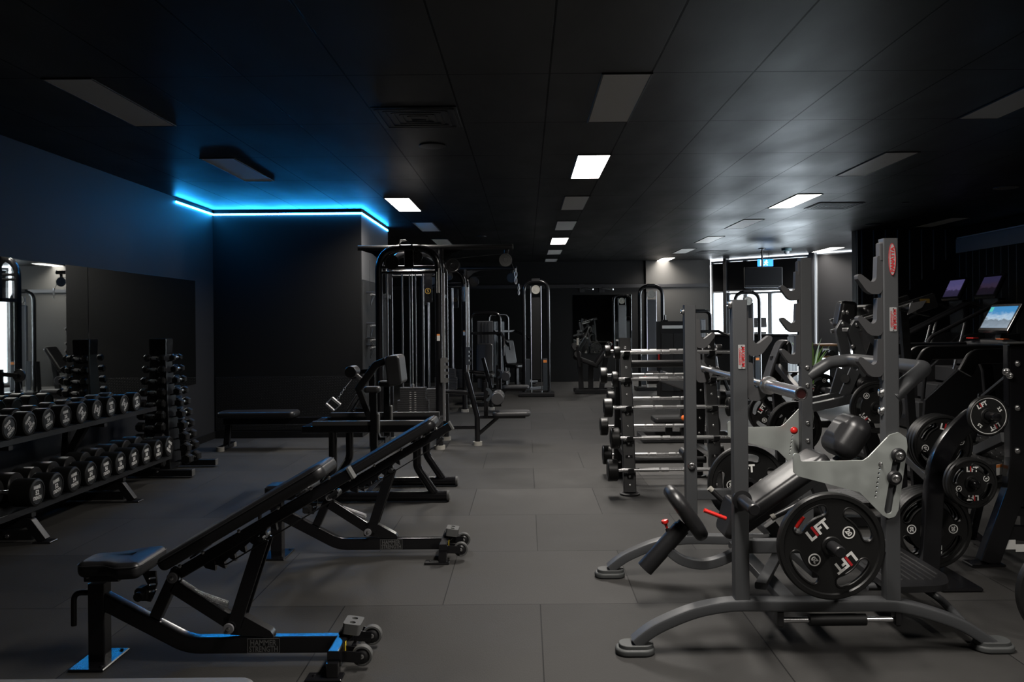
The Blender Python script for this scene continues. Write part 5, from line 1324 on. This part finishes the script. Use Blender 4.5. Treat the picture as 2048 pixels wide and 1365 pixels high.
# slanted foot deck with coin pattern rubber
def coin_mat():
    m = bpy.data.materials.new('coin pattern rubber'); m.use_nodes = True; nt = m.node_tree; b = nt.nodes['Principled BSDF']; L = nt.links.new
    b.inputs['Base Color'].default_value = (.03,.03,.03,1); b.inputs['Roughness'].default_value = .55
    g = nt.nodes.new('ShaderNodeTexCoord'); v = nt.nodes.new('ShaderNodeTexVoronoi'); v.voronoi_dimensions = '2D'; v.inputs['Scale'].default_value = 16; v.inputs['Randomness'].default_value = .08
    L(g.outputs['Object'], v.inputs['Vector']); r = nt.nodes.new('ShaderNodeValToRGB'); r.color_ramp.elements[0].position = .38; r.color_ramp.elements[0].color = (1,1,1,1); r.color_ramp.elements[1].position = .44; r.color_ramp.elements[1].color = (0,0,0,1)
    L(v.outputs['Distance'], r.inputs[0]); bp = nt.nodes.new('ShaderNodeBump'); bp.inputs['Strength'].default_value = 1; bp.inputs['Distance'].default_value = .006; L(r.outputs[0], bp.inputs['Height']); L(bp.outputs['Normal'], b.inputs['Normal']); return m
coin = coin_mat()
t = edge_t
c = [W(1805,935,5.9),W(2010,925,5.9),W(2010,850,7.3),W(1840,868,7.3)]
o0 = V((2.55,5.16,.43)); o1 = V((3.45,5.16,.43)); o2 = V((3.45,5.80,.60)); o3 = V((2.55,5.80,.60))
X = fr((o0+o1+o2+o3)/4, (1,0,0), (o3-o0))
MB().prism(rpoly(rect(.95,.64),.04,0,4),.03,X=X).build('rubber_deck', coin, t)
for x in (-.42,.42):
    MB().bar(X@V((x,-.33,-.03)),X@V((x,.33,-.03)),.05,.05,rr=.005).build('deck_rail', satin, t)
    MB().bar(X@V((x,-.3,-.05)),V(((X@V((x,-.3,0))).x,(X@V((x,-.3,0))).y,.01)),.05,.05,up=(0,1,0)).build('leg', satin, t)
    MB().bar(X@V((x,.3,-.05)),V(((X@V((x,.3,0))).x,(X@V((x,.3,0))).y,.01)),.05,.05,up=(0,1,0)).build('leg', satin, t)
MB().bar(X@V((-.42,-.2,-.04)),X@V((.42,-.2,-.04)),.05,.04).build('cross_tie', satin, t)
MB().bar(X@V((-.50,-.31,.005)),X@V((-.50,.31,.005)),.05,.05).build('edge_strip', strip, t)

# loose plate standing on the floor at the right edge
plate(.2235,.038,'20',facing((2.385,3.72,.2245),10),'large black 20 plate standing on floor at the lower right photo edge',None,sa=45)

# =====================================================================  HACK SQUAT MACHINE (behind the press station)
def hack_squat():
    yc = 6.15
    t = thing('hack_squat_machine', 'black plate loaded squat machine with slanted rails behind the press station', 'exercise machine', (3.0,yc,0), world=True); WORLD[t.name] = V(t.location)
    # guide rails rising to the right
    r0 = W(1716,640,yc-.2); r1 = W(1866,592,yc-.2); d = (r1-r0).normalized()
    for dy in (-.20,.20):
        a = V((r0.x,yc+dy,r0.z)); b = V((r1.x,yc+dy,r1.z))
        s = (a-b).normalized()
        MB().cyl(a+s*.05,b,.020,14).build('guide_rail', chrome, t)
        MB().cyl(a+s*.05+V((0,0,-.075)),b-d*.30+V((0,0,-.075)),.016,14).build('guide_rail', steel, t)
    bx = r1-d*.05
    for dy in (-.20,.20):
        b = V((r1.x,yc+dy,r1.z-.035)); MB().bar(b-d*.15,b+d*.01,.06,.10,up=(-d.z,0,d.x),rr=.015).build('rail_head', satin, t)
    MB().bar((r1.x-.06,yc-.2,r1.z-.07),(r1.x-.06,yc+.2,r1.z-.07),.05,.05).build('rail_tie', satin, t)
    q = W(1863,596,yc-.29); MB().box((q.x-.02,yc-.2315,q.z-.02),(.07,.003,.03)).build('maker_label', gold, t)
    q = r0.lerp(r1,.62); MB().prism([V((0,-.05)),V((.10,0)),V((.13,.05)),V((.02,.03))],.012,X=fr((q.x,yc-.24,q.z-.02),(1,0,0),(0,0,1))).build('rail_bracket', steel, t)
    MB().cyl(W(1798,618,yc-.25),W(1858,631,yc+.1),.012,10).build('stop_rod', satin, t)
    MB().bar((r1.x-.08,yc+.1,r1.z-.09),(r1.x+.02,yc+.1,.03),.06,.05,up=(0,1,0)).build('rear_post', satin, t)
    # back carriage: head block, two slanted side plates, back pad
    h = W(1701,630,yc-.1)
    MB().pad([(-.075,-.10),(.075,-.10),(.06,.10),(-.06,.10)],.13,.03,X=fr((h.x,yc+.06,h.z),(1,0,-.12),(0,0,1)),rad=.03).build('head_block', vinyl, t)
    for (p0,p1,p2,y) in (((1690,645),(1680,662),(1692,715),yc-.22),((1716,645),(1704,664),(1722,715),yc-.26)):
        MB().path(fillet([W(*p0,y),W(*p1,y),W(*p2,y),W(p2[0]+6,760,y)],.02,3),.045,.07,up=(1,0,.3),rr=.006).build('carriage_arm', grey, t)
    MB().bar(W(1682,660,yc-.22),W(1706,660,yc-.26),.04,.03).build('carriage_tie', steel, t)
    b0 = W(1722,660,yc); 
    MB().pad([(-.15,-.16),(.30,-.16),(.30,.16),(-.15,.16)],.09,.03,X=FRM(V((b0.x+.06,yc,b0.z-.12)),(.94,0,.33),(-.33,0,.94)),rad=.05).build('back_pad', vinyl, t)
    m = MB()
    for p in ((1686,648),(1714,650),(1706,693),(1687,625),(1695,625)): boltm(m,W(*p,yc-.30),(0,-1,0),.011)
    each(m,'bolt',bolt,t)
    # lever beams with pale top edges, uprights
    for (p0,p1,y) in (((1612,806),(1730,780),yc-.30),((1612,818),(1732,792),yc-.48)):
        MB().bar(W(*p0,y),W(*p1,y),.06,.055,rr=.004).build('lever_beam', grey, t)
    for (p0,p1,y) in (((1684,738),(1668,792),yc-.30),((1710,740),(1688,792),yc-.48),((1724,742),(1702,792),yc-.44)):
        MB().bar(W(*p0,y),W(*p1,y),.02,.07,up=(1,0,0),rr=.003).build('lever_plate', grey, t)
    MB().cyl(W(1690,758,yc-.5),W(1712,765,yc-.1),.03,14).build('pivot', satin, t)
    MB().lathe([(.001,0),(.05,0),(.05,.05),(.03,.06),(.03,.12),(.001,.12)],X=FRM(W(1722,768,yc-.42),(0,-1,0)),n=20).build('pivot_hub', satin, t)
    MB().path([W(1727,792,yc-.4),W(1745,735,yc-.2),W(1760,690,yc)],.08,.14,up=(1,0,0)).build('carriage_body', satin, t)
    # base
    bx0, bx1 = W(1640,850,yc).x, r1.x+.18
    for dy in (-.3,.3): MB().bar((bx0,yc+dy,.04),(bx1,yc+dy,.04),.07,.07,rr=.006).build('base_beam', satin, t)
    for x in (bx0,bx1,bx0+.55): MB().bar((x,yc-.27,.04),(x,yc+.27,.04),.07,.07).build('base_tie', satin, t)
    MB().bar((bx0+.55,yc,.04),(W(1727,792,yc).x,yc,.70),.10,.09,up=(0,1,0)).build('front_post', satin, t)
    MB().box((bx0+.05,yc,.14),(.5,.5,.03),X=None).bar((bx0+.05,yc,.04),(bx0+.05,yc,.13),.08,.08,up=(0,1,0)).build('foot_plate', coin, t)
    p = W(1738,812,yc-.55); MB().cyl((p.x,yc-.52,p.z),(p.x,yc-.75,p.z),.0245,18).build('plate_peg', satin, t)
    MB().bar((p.x,yc-.30,p.z),(p.x,yc-.53,p.z),.05,.06).build('peg_arm', satin, t)
    p2 = W(1637,778,yc+.75); MB().cyl((p2.x,yc+.52,p2.z),(p2.x,yc+.80,p2.z),.0245,18).build('plate_peg', satin, t)
    MB().bar((p2.x,yc-.25,p2.z),(p2.x,yc+.53,p2.z),.05,.06).build('peg_arm', satin, t)
    MB().bar((p2.x,yc,p2.z),(p2.x+.2,yc,.06),.05,.06,up=(0,1,0)).build('peg_post', satin, t)
    plate(.170,.034,'10',facing((p.x,yc-.66,p.z-.001),-50),'black plate on near side peg of the squat machine','plates on the squat machine',sa=45,liftang=(90,270),numang=(180,0),text_r=.10)
    plate(.132,.030,'10',facing((p2.x,yc+.68,p2.z-.001),75),'small black plate on far side peg of the squat machine','plates on the squat machine',sa=45,slots=4,liftang=(90,270),numang=(180,0),text_r=.075)
hack_squat()

# =====================================================================  PLATE LOADED CHEST MACHINE (behind the barbell rack)
def chest_machine():
    yc = 8.10
    t = thing('chest_press_machine', 'black plate loaded machine with a curved pad between barbell rack and squat machine', 'exercise machine', (2.3,yc,0), world=True); WORLD[t.name] = V(t.location)
    g = [W(x,y,yc-.05) for x,y in ((1533,775),(1545,735),(1557,702),(1564,688),(1573,686),(1577,700),(1572,725))]
    MB().path(cr3([V((p.x,yc,p.z)) for p in g],4),.20,.045,up=(-.9,0,.4),rr=.015).build('curved_pad', vinylg, t)
    xm = W(1560,760,yc).x
    MB().bar((xm,yc,.05),(xm-.05,yc,1.10),.08,.07,up=(0,1,0)).build('mast', satin, t)
    p = W(1590,856,7.08); q = W(1537,826,9.1)
    MB().bar((xm-.5,yc,.04),(xm+.55,yc,.04),.08,.07).build('base_beam', satin, t)
    for x in (xm-.45,xm+.5): MB().bar((x,yc-.4,.04),(x,yc+.4,.04),.07,.07).build('floor_bar', satin, t)
    MB().cyl((p.x,yc-.60,p.z),(p.x,yc-1.12,p.z),.0245,18).build('plate_peg', satin, t)
    MB().cyl((q.x,yc+.60,q.z),(q.x,yc+1.10,q.z),.0245,18).build('plate_peg', satin, t)
    MB().path(fillet([(p.x,yc-.62,p.z),(xm,yc-.62,p.z+.25),(xm-.05,yc-.1,1.0)],.1,4),.05,.06).build('press_arm', satin, t)
    MB().path(fillet([(q.x,yc+.62,q.z),(xm,yc+.62,q.z+.2),(xm-.05,yc+.1,1.0)],.1,4),.05,.06).build('press_arm', satin, t)
    MB().pad([(-.17,-.17),(.17,-.17),(.17,.17),(-.17,.17)],.07,.025,X=T(xm+.28,yc,.42),rad=.06).build('seat_pad', vinyl, t)
    MB().bar((xm+.28,yc,.05),(xm+.28,yc,.42),.07,.07,up=(0,1,0)).build('seat_post', satin, t)
    MB().box(tuple(W(1592,745,7.9)),(.16,.10,.012),b=.003).bar(W(1592,747,7.9),(xm,yc,W(1592,760,7.9).z-.05),.03,.03).build('grip_bracket', grey, t)
    pl = [('near',p,-1,.60,0),('near',p,-1,.66,0),('far',q,1,.56,0)]
    plate(.2235,.038,'20',facing((p.x,yc-1.02,p.z-.001),30),'outer large plate on near peg of the curved pad machine','plates on the curved pad machine',sa=45)
    plate(.2235,.038,'20',facing((p.x,yc-.975,p.z-.001),70),'inner large plate on near peg of the curved pad machine','plates on the curved pad machine',sa=45)
    plate(.2235,.038,'20',facing((q.x,yc+1.0,q.z-.001),20),'large plate on far peg of the curved pad machine','plates on the curved pad machine',sa=45)
    s = plate(.108,.026,'2.5',facing((W(1438,712,8.6).x,8.6,W(1438,712,8.6).z),14),'small plate on the low arm beyond the barbell rack',None,slots=4,sa=45) if False else None
chest_machine()

# =====================================================================  CARDIO ROW
def screen_mat(name, top, mid, low, es):
    m = bpy.data.materials.new(name); m.use_nodes = True; nt = m.node_tree; b = nt.nodes['Principled BSDF']; L = nt.links.new
    tc = nt.nodes.new('ShaderNodeTexCoord'); sp = nt.nodes.new('ShaderNodeSeparateXYZ'); L(tc.outputs['Generated'], sp.inputs[0])
    n = nt.nodes.new('ShaderNodeTexNoise'); n.inputs['Scale'].default_value = 6; n.inputs['Detail'].default_value = 6; L(tc.outputs['Generated'], n.inputs['Vector'])
    mm = nt.nodes.new('ShaderNodeMath'); mm.operation = 'MULTIPLY_ADD'; mm.inputs[1].default_value = .5; L(n.outputs['Fac'], mm.inputs[0]); L(sp.outputs['Z'], mm.inputs[2])
    r = nt.nodes.new('ShaderNodeValToRGB'); e = r.color_ramp.elements; e[0].position = .3; e[0].color = (*low,1); e[1].position = 1.0; e[1].color = (*top,1); k = r.color_ramp.elements.new(.72); k.color = (*mid,1); k = r.color_ramp.elements.new(.62); k.color = (*[c*.35 for c in mid],1)
    L(mm.outputs[0], r.inputs[0]); b.inputs['Base Color'].default_value = (.01,.01,.01,1); b.inputs['Roughness'].default_value = .2
    L(r.outputs[0], b.inputs['Emission Color']); b.inputs['Emission Strength'].default_value = es; return m
scr1 = screen_mat('mountain screen picture', (.04,.25,.55), (.45,.60,.75), (.25,.32,.40), .9)
scr2 = screen_mat('violet screen picture', (.16,.14,.38), (.20,.16,.40), (.05,.04,.10), .38)
scr3 = screen_mat('dim violet screen picture', (.06,.05,.14), (.08,.05,.10), (.02,.015,.03), .35)
tealm = mat('teal screen tile', (.01,.1,.1), .4, emit=(.02,.55,.50), es=.7)
def treadmill(loc, rz, label, scr):
    t = thing('treadmill', label, 'treadmill', loc, 'treadmills', rotz=rz)
    MB().box((0,0,.09),(.62,1.75,.10),b=.03).build('deck', satin, t)
    MB().box((0,-.08,.1425),(.50,1.5,.006),b=.001).build('belt', tread, t)
    for s in (-1,1): MB().box((s*.34,0,.145),(.12,1.7,.03),b=.01).build('side_step', strip, t)
    MB().pad([(-.36,-.28),(.36,-.28),(.36,.28),(-.36,.28)],.24,.08,X=T(0,.80,.02),rad=.12).build('motor_cover', gloss, t)
    for s in (-1,1):
        MB().path(fillet([(s*.40,.78,.10),(s*.41,.72,.9),(s*.41,.60,1.18)],.2,4),.06,.12,up=(0,1,0),rr=.02).build('upright', gloss, t)
        MB().path(fillet([(s*.41,.66,1.13),(s*.41,-.42,1.12),(s*.41,-.50,.98)],.08,4),.05,.13,rr=.03).build('handrail', satin, t)
    MB().path([(-.46,.56,1.14),(-.2,.60,1.17),(.2,.60,1.17),(.46,.56,1.14)],.16,.12,rr=.04).build('console', satin, t)
    for s in (-1,1):
        MB().box((s*.28,.50,1.235),(.14,.06,.012),b=.003).build('key_pad', orange if s > 0 else red, t)
    MB().bar((0,.62,1.2),(0,.66,1.34),.10,.05,up=(0,1,0)).build('screen_neck', satin, t)
    X = T(0,.645,q.z) @ RX(R(-29))
    MB().box((0,0,0),(.56,.045,.34),X=X,b=.02).build('screen_casing', gloss, t)
    s = MB().box((0,-.025,.0),(.48,.004,.25),X=X,b=.001).build('screen', scr, t); MB().box((-.20,-.0285,.09),(.06,.003,.055),X=X,b=.0005).build('menu_tile', tealm, s)
    return t
def f45(px,py,Y): return W(px,py,Y)
q = W(2002,637,8.6)
rz = R(-90)
off = V((0,.645,0)); off.rotate(RZ(rz).to_3x3().to_quaternion())
treadmill((q.x-off.x,q.y-off.y,0), rz, 'black treadmill with bright mountain picture on its screen', scr1)
treadmill((q.x-off.x,q.y-off.y-1.06,0), rz, 'black treadmill beside it, mostly beyond the right photo edge', scr3)
def stair_climber(loc, rz, label, scr):
    t = thing('stair_climber', label, 'stair climber', loc, 'stair climbers', rotz=rz)
    MB().box((0,0,.10),(.80,1.35,.18),b=.04).build('base', gloss, t)
    for k in range(4):
        MB().box((0,-.48+.24*k,.28+.22*k),(.56,.25,.20),b=.01).build('step', tread, t)
    for s in (-1,1):
        o = [V(p) for p in ((-.62,.16),(.62,.16),(.60,1.25),(.30,1.22),(-.60,.42))]
        MB().prism(o,.06,X=fr((s*.36+.03,0,0),(0,1,0),(0,0,1))).build('side_panel', satin, t)
        MB().path(fillet([(s*.37,-.60,.40),(s*.38,-.52,1.20),(s*.38,.42,1.66),(s*.36,.56,1.60)],.14,5),.045,.05,rr=.02).build('handrail', satin, t)
        MB().path(fillet([(s*.37,-.2,.80),(s*.38,-.05,1.42)],.1,3),.03,.03,up=(0,1,0),rr=.01).build('rail_post', chrome, t)
    MB().bar((0,.55,1.15),(0,.52,1.70),.40,.10,up=(0,1,0),rr=.03).build('console_mast', gloss, t)
    X = T(0,.48,1.86) @ RX(R(-26))
    MB().box((0,0,0),(.50,.05,.36),X=X,b=.02).build('screen_casing', gloss, t)
    MB().box((0,-.028,0),(.40,.004,.26),X=X,b=.001).build('screen', scr, t)
    return t
for (px,py,Y,l,sc) in ((1908,577,11.9,'black stair climber with violet picture on its screen, by the batten wall',scr2),(1978,570,11.0,'black stair climber with a dim screen, nearer the right wall',scr3)):
    q = W(px,py,Y); o = V((0,.46,0)); o.rotate(RZ(R(-90)).to_3x3().to_quaternion()); stair_climber((q.x-o.x,q.y-o.y,0), R(-90), l, sc)
# =====================================================================  FAR END OF THE ROOM
def selector_machine(loc, rz, label, sh=shroud, pale=True):
    """seated weight stack machine: stack tower behind, seat, back pad, arm with rollers; local +y is the back"""
    t = thing('weight_stack_machine', label, 'exercise machine', loc, 'weight stack machines', rotz=R(rz))
    for s in (-1,1): MB().bar((s*.24,-.75,.04),(s*.24,.55,.04),.07,.07,rr=.01).build('base_beam', satin, t)
    for y in (-.72,.52): MB().bar((-.32,y,.04),(.32,y,.04),.07,.07,rr=.01).build('floor_bar', satin, t)
    MB().tube(fillet([(-.27,.42,.05),(-.27,.42,1.62),(.27,.42,1.62),(.27,.42,.05)],.12,6),.035,14).build('stack_frame', gloss, t)
    MB().box((0,.40,.85),(.30,.03,1.25),b=.012).build('shroud', sh, t)
    MB().box((0,.378,.90),(.13,.012,.20),b=.004).build('dial_plate', satin, t)
    for dx in (-.06,0,.06): MB().cyl((dx,.372,.30),(dx,.372,1.45),.006,8).build('cable', satin, t)
    MB().pad([(-.19,-.2),(.19,-.2),(.19,.2),(-.19,.2)],.08,.03,X=T(0,-.22,.46),rad=.07).build('seat_pad', vinyl, t)
    MB().bar((0,-.22,.05),(0,-.22,.46),.07,.07,up=(0,1,0)).build('seat_post', satin, t)
    MB().pad([(-.16,0),(.16,0),(.16,.55),(-.16,.55)],.08,.03,X=fr((0,.02,.52),(1,0,0),(0,.25,1)),rad=.06).build('back_pad', vinyl, t)
    MB().bar((0,.14,.05),(0,.22,1.05),.06,.06,up=(0,1,0)).build('back_post', satin, t)
    for s in (-1,1):
        MB().path(fillet([(s*.30,.20,1.25),(s*.36,-.10,1.15),(s*.36,-.40,.95)],.12,5),.04,.05,rr=.01).build('arm', gloss, t)
        MB().cyl((s*.36,-.44,.86),(s*.36,-.40,1.02),.018,12).build('grip', rubmat, t)
    MB().bar((-.30,.22,1.25),(.30,.22,1.25),.05,.05).build('arm_axle', gloss, t)
    MB().bar((0,-.42,.42),(0,-.62,.16),.05,.05).build('leg_lever', gloss, t)
    MB().lathe([(.001,-.2),(.055,-.2),(.06,-.19),(.06,.19),(.055,.2),(.001,.2)],X=T(0,-.63,.18)@RY(pi/2),n=20).build('shin_roller', vinylg, t)
    return t
def cable_column(loc, rz, label, sh, h=2.2):
    t = thing('cable_column', label, 'cable machine', loc, 'cable columns', rotz=R(rz))
    MB().tube(fillet([(-.24,.05,.04),(-.24,.05,h),(.24,.05,h),(.24,.05,.04)],.2,8),.038,14).build('arched_frame', gloss, t)
    MB().box((0,.04,1.12),(.22,.05,h-.62),b=.02).build('shroud', sh, t)
    m = MB(); pulley(m,(0,-.03,h-.17),(0,1,0),.085); m.build('pulley', gfootl, t)
    MB().bar((-.34,.05,.04),(.34,.05,.04),.5,.08,rr=.02).build('base', satin, t)
    for dx in (-.10,.10): MB().cyl((dx,-.02,.08),(dx,-.02,h-.1),.009,10).build('guide_rod', rodm, t)
    MB().bar((0,.06,h),(0,.06,h+.05),.16,.10,up=(0,1,0)).build('top_block', satin, t)
    for s in (-1,1): MB().box((s*.17,-.03,.42),(.09,.02,.62),b=.006).build('lower_panel', shroudb, t)
    MB().box((.17,-.042,.68),(.07,.004,.05)).build('warning_sticker', orst, t)
    return t
def at(px, Y): return (px-VX)*Y/FP
selector_machine((at(968,15.2),15.2,0),0,'weight stack machine with pale panel, just right of the farther cable tower',shroud)
def leg_machine():
    Y = 17.0
    t = thing('leg_machine', 'low black machine with slanted pads before the far mirror', 'exercise machine', (at(1185,Y),Y,0), world=True); WORLD[t.name] = V(t.location)
    x0, x1 = at(1147,Y), at(1232,Y)
    for dy in (-.25,.25): MB().bar((x0,Y+dy,.05),(x1,Y+dy,.05),.08,.08,rr=.01).build('base_beam', satin, t)
    for x in (x0+.08,x1-.15): MB().bar((x,Y-.25,.05),(x,Y+.25,.05),.08,.07,rr=.01).build('base_tie', satin, t)
    MB().bar((x0+.14,Y-.1,.05),(x0+.12,Y-.1,.62),.10,.10,up=(0,1,0)).build('seat_post', satin, t)
    MB().bar((x0+.34,Y+.1,.05),(x0+.36,Y+.1,.60),.10,.10,up=(0,1,0)).build('seat_post', satin, t)
    a = V((x0-.02,Y,.70)); b = V((x0+.48,Y,.50)); d = (b-a).normalized()
    MB().pad([(0,-.2),((b-a).length,-.2),((b-a).length,.2),(0,.2)],.09,.03,X=fr(a,d,(0,1,0)),rad=.06).build('seat_pad', vinyl, t)
    a = V((x0+.46,Y,.52)); b = V((x0+.78,Y,1.0)); d = (b-a).normalized()
    MB().pad([(0,-.2),((b-a).length,-.2),((b-a).length,.2),(0,.2)],.09,.03,X=fr(a,d,(0,1,0)),rad=.06).build('back_pad', vinyl, t)
    MB().bar((x0+.55,Y,.05),(x0+.66,Y,.78),.10,.08,up=(0,1,0)).build('back_post', satin, t)
    MB().bar((x0+.05,Y-.3,.95),(x0+.10,Y-.3,.55),.06,.06,up=(0,1,0)).build('lever', gloss, t)
    for z in (.95,.80): MB().lathe([(.001,-.22),(.065,-.22),(.07,-.21),(.07,.21),(.065,.22),(.001,.22)],X=FRM((x0+.02+.04*(z<.9),Y-.1,z),(0,1,0)),n=20).build('roller', vinylg, t)
    MB().cyl((x0+.06,Y-.35,.98),(x0+.06,Y-.35,1.12),.022,12).build('grip', gfootl, t)
    MB().bar((x0+.80,Y-.25,.05),(x0+.84,Y-.25,.75),.06,.06,up=(0,1,0)).build('side_post', gloss, t)
leg_machine()
selector_machine((at(1020,18.4),18.4,0),40,'dark weight stack machine in the far left gloom',shroudb)
cable_column((at(1072,16.4),16.4,0),0,'tall cable column left of the far mirror, orange sticker low down',satin,2.25)
cable_column((at(1303,17.6),17.6,0),0,'cable column with pale grey shroud right of the far mirror',shroud,2.18)
cable_column((at(1478,17.3),16.6,0),0,'cable column standing before the left windows',satin,2.0)
selector_machine((at(1420,15.0),15.0,0),20,'weight stack machine below the far grey wall, by the windows',shroud)
# storage cabinet
x = at(1342,16.2); t = thing('cabinet', 'dark cabinet with a white strip under its top, far end', 'cabinet', (x,16.2,0))
MB().box((0,0,.72),(.50,.45,1.44),b=.01).build('body', batten if False else satin, t); MB().box((0,-.23,1.33),(.42,.008,.06)).build('label_strip', paper, t)
for dx in (-.1,.1): MB().box((dx*1.15,-.232,.66),(.22,.012,1.10),b=.004).build('door', matte, t)
MB().box((-.12,-.02,1.455),(.10,.10,.03)).cyl((-.12,-.02,1.46),(-.12,-.02,1.56),.02,10).build('tap', satin, t)
MB().box((-.27,-.2,.72),(.03,.03,.32)).build('red_handle', red, t)
# far mirror
a = W(1146,605,YF); b = W(1264,700,YF)
tag(MB().box(((a.x+b.x)/2,YF-.006,(a.z+b.z)/2+.05),(b.x-a.x,.006,a.z-b.z+.25),b=.0005).build('wall_mirror', mirror, smooth=False), 'mirror on the far end wall behind the black machine', 'mirror', 'mirrors on the far wall')
# wall bar brackets high on the far wall
for px_, l in ((1165,'small wall bracket above the far mirror, left one'),(1205,'small wall bracket above the far mirror, right one')):
    p = W(px_,576,YF-.2); t = thing('wall_bracket', l, 'bracket', (p.x,YF-.01,p.z), 'far wall brackets')
    MB().cyl((0,0,0),(.25,-.25,-.04),.02,10).build('arm', steel, t); MB().box((0,0,0),(.12,.02,.2),b=.003).build('back_plate', satin, t)
# reception counter and things on it, before the windows
pc = A + dv*1.25; nrm_in = V((-dv.y, dv.x, 0)); nrm_in = -nrm_in if nrm_in.y > 0 else nrm_in
o = pc + nrm_in*.75
Xc = fr(o, dv, (0,0,1)); s_ = sgn
t = thing('counter', 'black batten fronted counter below the windows', 'counter', o, world=True); WORLD[t.name] = V(o)
MB().box((.25,.55,0),(1.9,1.10,.45),X=Xc,b=.01).build('body', batten, t)
MB().box((.25,1.125,0),(2.0,.04,.55),X=Xc,b=.008).build('worktop', satin, t)
def potted(loc, h, n, spread, label, pot_r, green, seed):
    rnd = random.Random(seed)
    t = thing('potted_plant', label, 'plant', loc)
    MB().lathe([(.001,0),(pot_r*.8,0),(pot_r,pot_r*1.7),(pot_r*.9,pot_r*1.72),(pot_r*.86,pot_r*1.5),(.001,pot_r*1.5)],n=24).build('pot', satin, t)
    m = MB()
    for k in range(n):
        a = 2*pi*k/n+rnd.uniform(-.3,.3); L = h*rnd.uniform(.7,1.0); sp = spread*rnd.uniform(.3,1.0); w = .028*h/.8
        pts = []; 
        for i in range(6):
            u = i/5; pts.append(V((cos(a)*(sp*u**1.6+.02),sin(a)*(sp*u**1.6+.02),pot_r*1.5+L*(u-.25*u*u*sp/spread))))
        m.sweep(pts,[(-w,0),(0,-.004),(w,0),(0,.004)],up=(cos(a),sin(a),.2),scale=[.6,1,1,.8,.5,.08])
    m.build('leaves', green, t); return t
green = mat('plant leaf green', (.28,.46,.12), .45)  # green lightened to stand in for daylight shining through the leaves
pl = Xc @ V((-.02,1.147,0)); potted(pl,.22,9,.05,'small potted cactus plant standing on the counter',.05,mat('cactus green',(.02,.06,.02),.5),3)
potted((at(1619,13.9),13.9,0),1.05,16,.38,'tall spiky green plant standing beside the press station far post',.17,green,5)
p = Xc @ V((.42,1.147,0)); t = thing('till_stand', 'small dark till on the counter behind the hooks', 'till', p)
MB().box((0,0,.02),(.24,.22,.04)).build('base', satin, t); MB().bar((0,0,.03),(0,.05,.2),.04,.04,up=(0,1,0)).build('stem', satin, t); MB().box((0,.0,.25),(.34,.03,.22),X=RX(R(-10)),b=.01).build('screen', gloss, t)
# wooden topped shelf unit at the batten column
x0 = at(1632,14.6); x1 = 5.38
t = thing('shelf_unit', 'black shelf unit with varnished wooden shelves beside the batten column', 'shelf', ((x0+x1)/2,14.6,0))
w_ = x1-x0
MB().box((0,0,1.005),(w_,.38,.035),b=.004).build('top_board', wood, t); MB().box((0.02,0,.80),(w_*.9,.34,.03),b=.004).build('lower_board', wood, t)
for s in (-1,1): MB().box((s*(w_/2-.03),0,.495),(.04,.34,.985),b=.004).build('side_panel', satin, t)
for k in range(2):
    l = ['nearer the window','next to the wall'][k]
    q = (x0+.115+k*.115,14.6,.8165+.05)
    tg = thing('shelf_dumbbell', 'black round dumbbell on the wooden shelf unit, %s' % l, 'dumbbell', q, 'dumbbells on the shelf unit'); tg.rotation_euler = (0,0,pi/2)
    for s in (-1,1): MB().lathe([(.001,.05),(.046,.05),(.05,.056),(.05,.125),(.046,.13),(.001,.13)],X=RY(s*pi/2),n=20).build('head', rubmat, tg)
    MB().cyl((-.052,0,0),(.052,0,0),.016,12).build('handle', chrome, tg)
# low rower style machine between barbell rack and press station
def low_machine():
    y = 10.2; x = at(1352,y)
    t = thing('low_row_machine', 'low black machine with an orange knob seen through the barbell rack', 'exercise machine', (x,y,0))
    for s in (-1,1): MB().bar((-.45,s*.25,.04),(.7,s*.25,.04),.08,.07,rr=.01).build('base_beam', satin, t)
    for q in (-.42,.2,.66): MB().bar((q,-.25,.04),(q,.25,.04),.07,.07).build('base_tie', satin, t)
    MB().bar((-.2,0,.78),(.28,0,.60),.22,.14,rr=.03).build('housing', grey, t)
    MB().bar((.1,0,.06),(.12,0,.64),.12,.12,up=(0,1,0)).build('mast', satin, t)
    MB().lathe([(.001,0),(.07,0),(.08,.01),(.08,.13),(.001,.14)],X=FRM((-.22,0,.76),(-1,0,0)),n=20).build('roller', vinyl, t)
    MB().sphere((-.40,0,.78),.03).cyl((-.36,0,.76),(-.40,0,.78),.012,8).build('red_knob', red, t)
    MB().sphere((.03,-.30,.30),.034).build('orange_knob', orange, t); MB().cyl((.03,-.28,.30),(.1,-.05,.30),.014,8).build('knob_stem', satin, t)
    MB().pad([(-.2,-.16),(.2,-.16),(.2,.16),(-.2,.16)],.07,.025,X=T(-.1,0,.22),rad=.05).build('seat_pad', vinyl, t)
    MB().bar((-.1,0,.07),(-.1,0,.22),.08,.08,up=(0,1,0)).build('seat_post', satin, t)
    return t
low_machine()
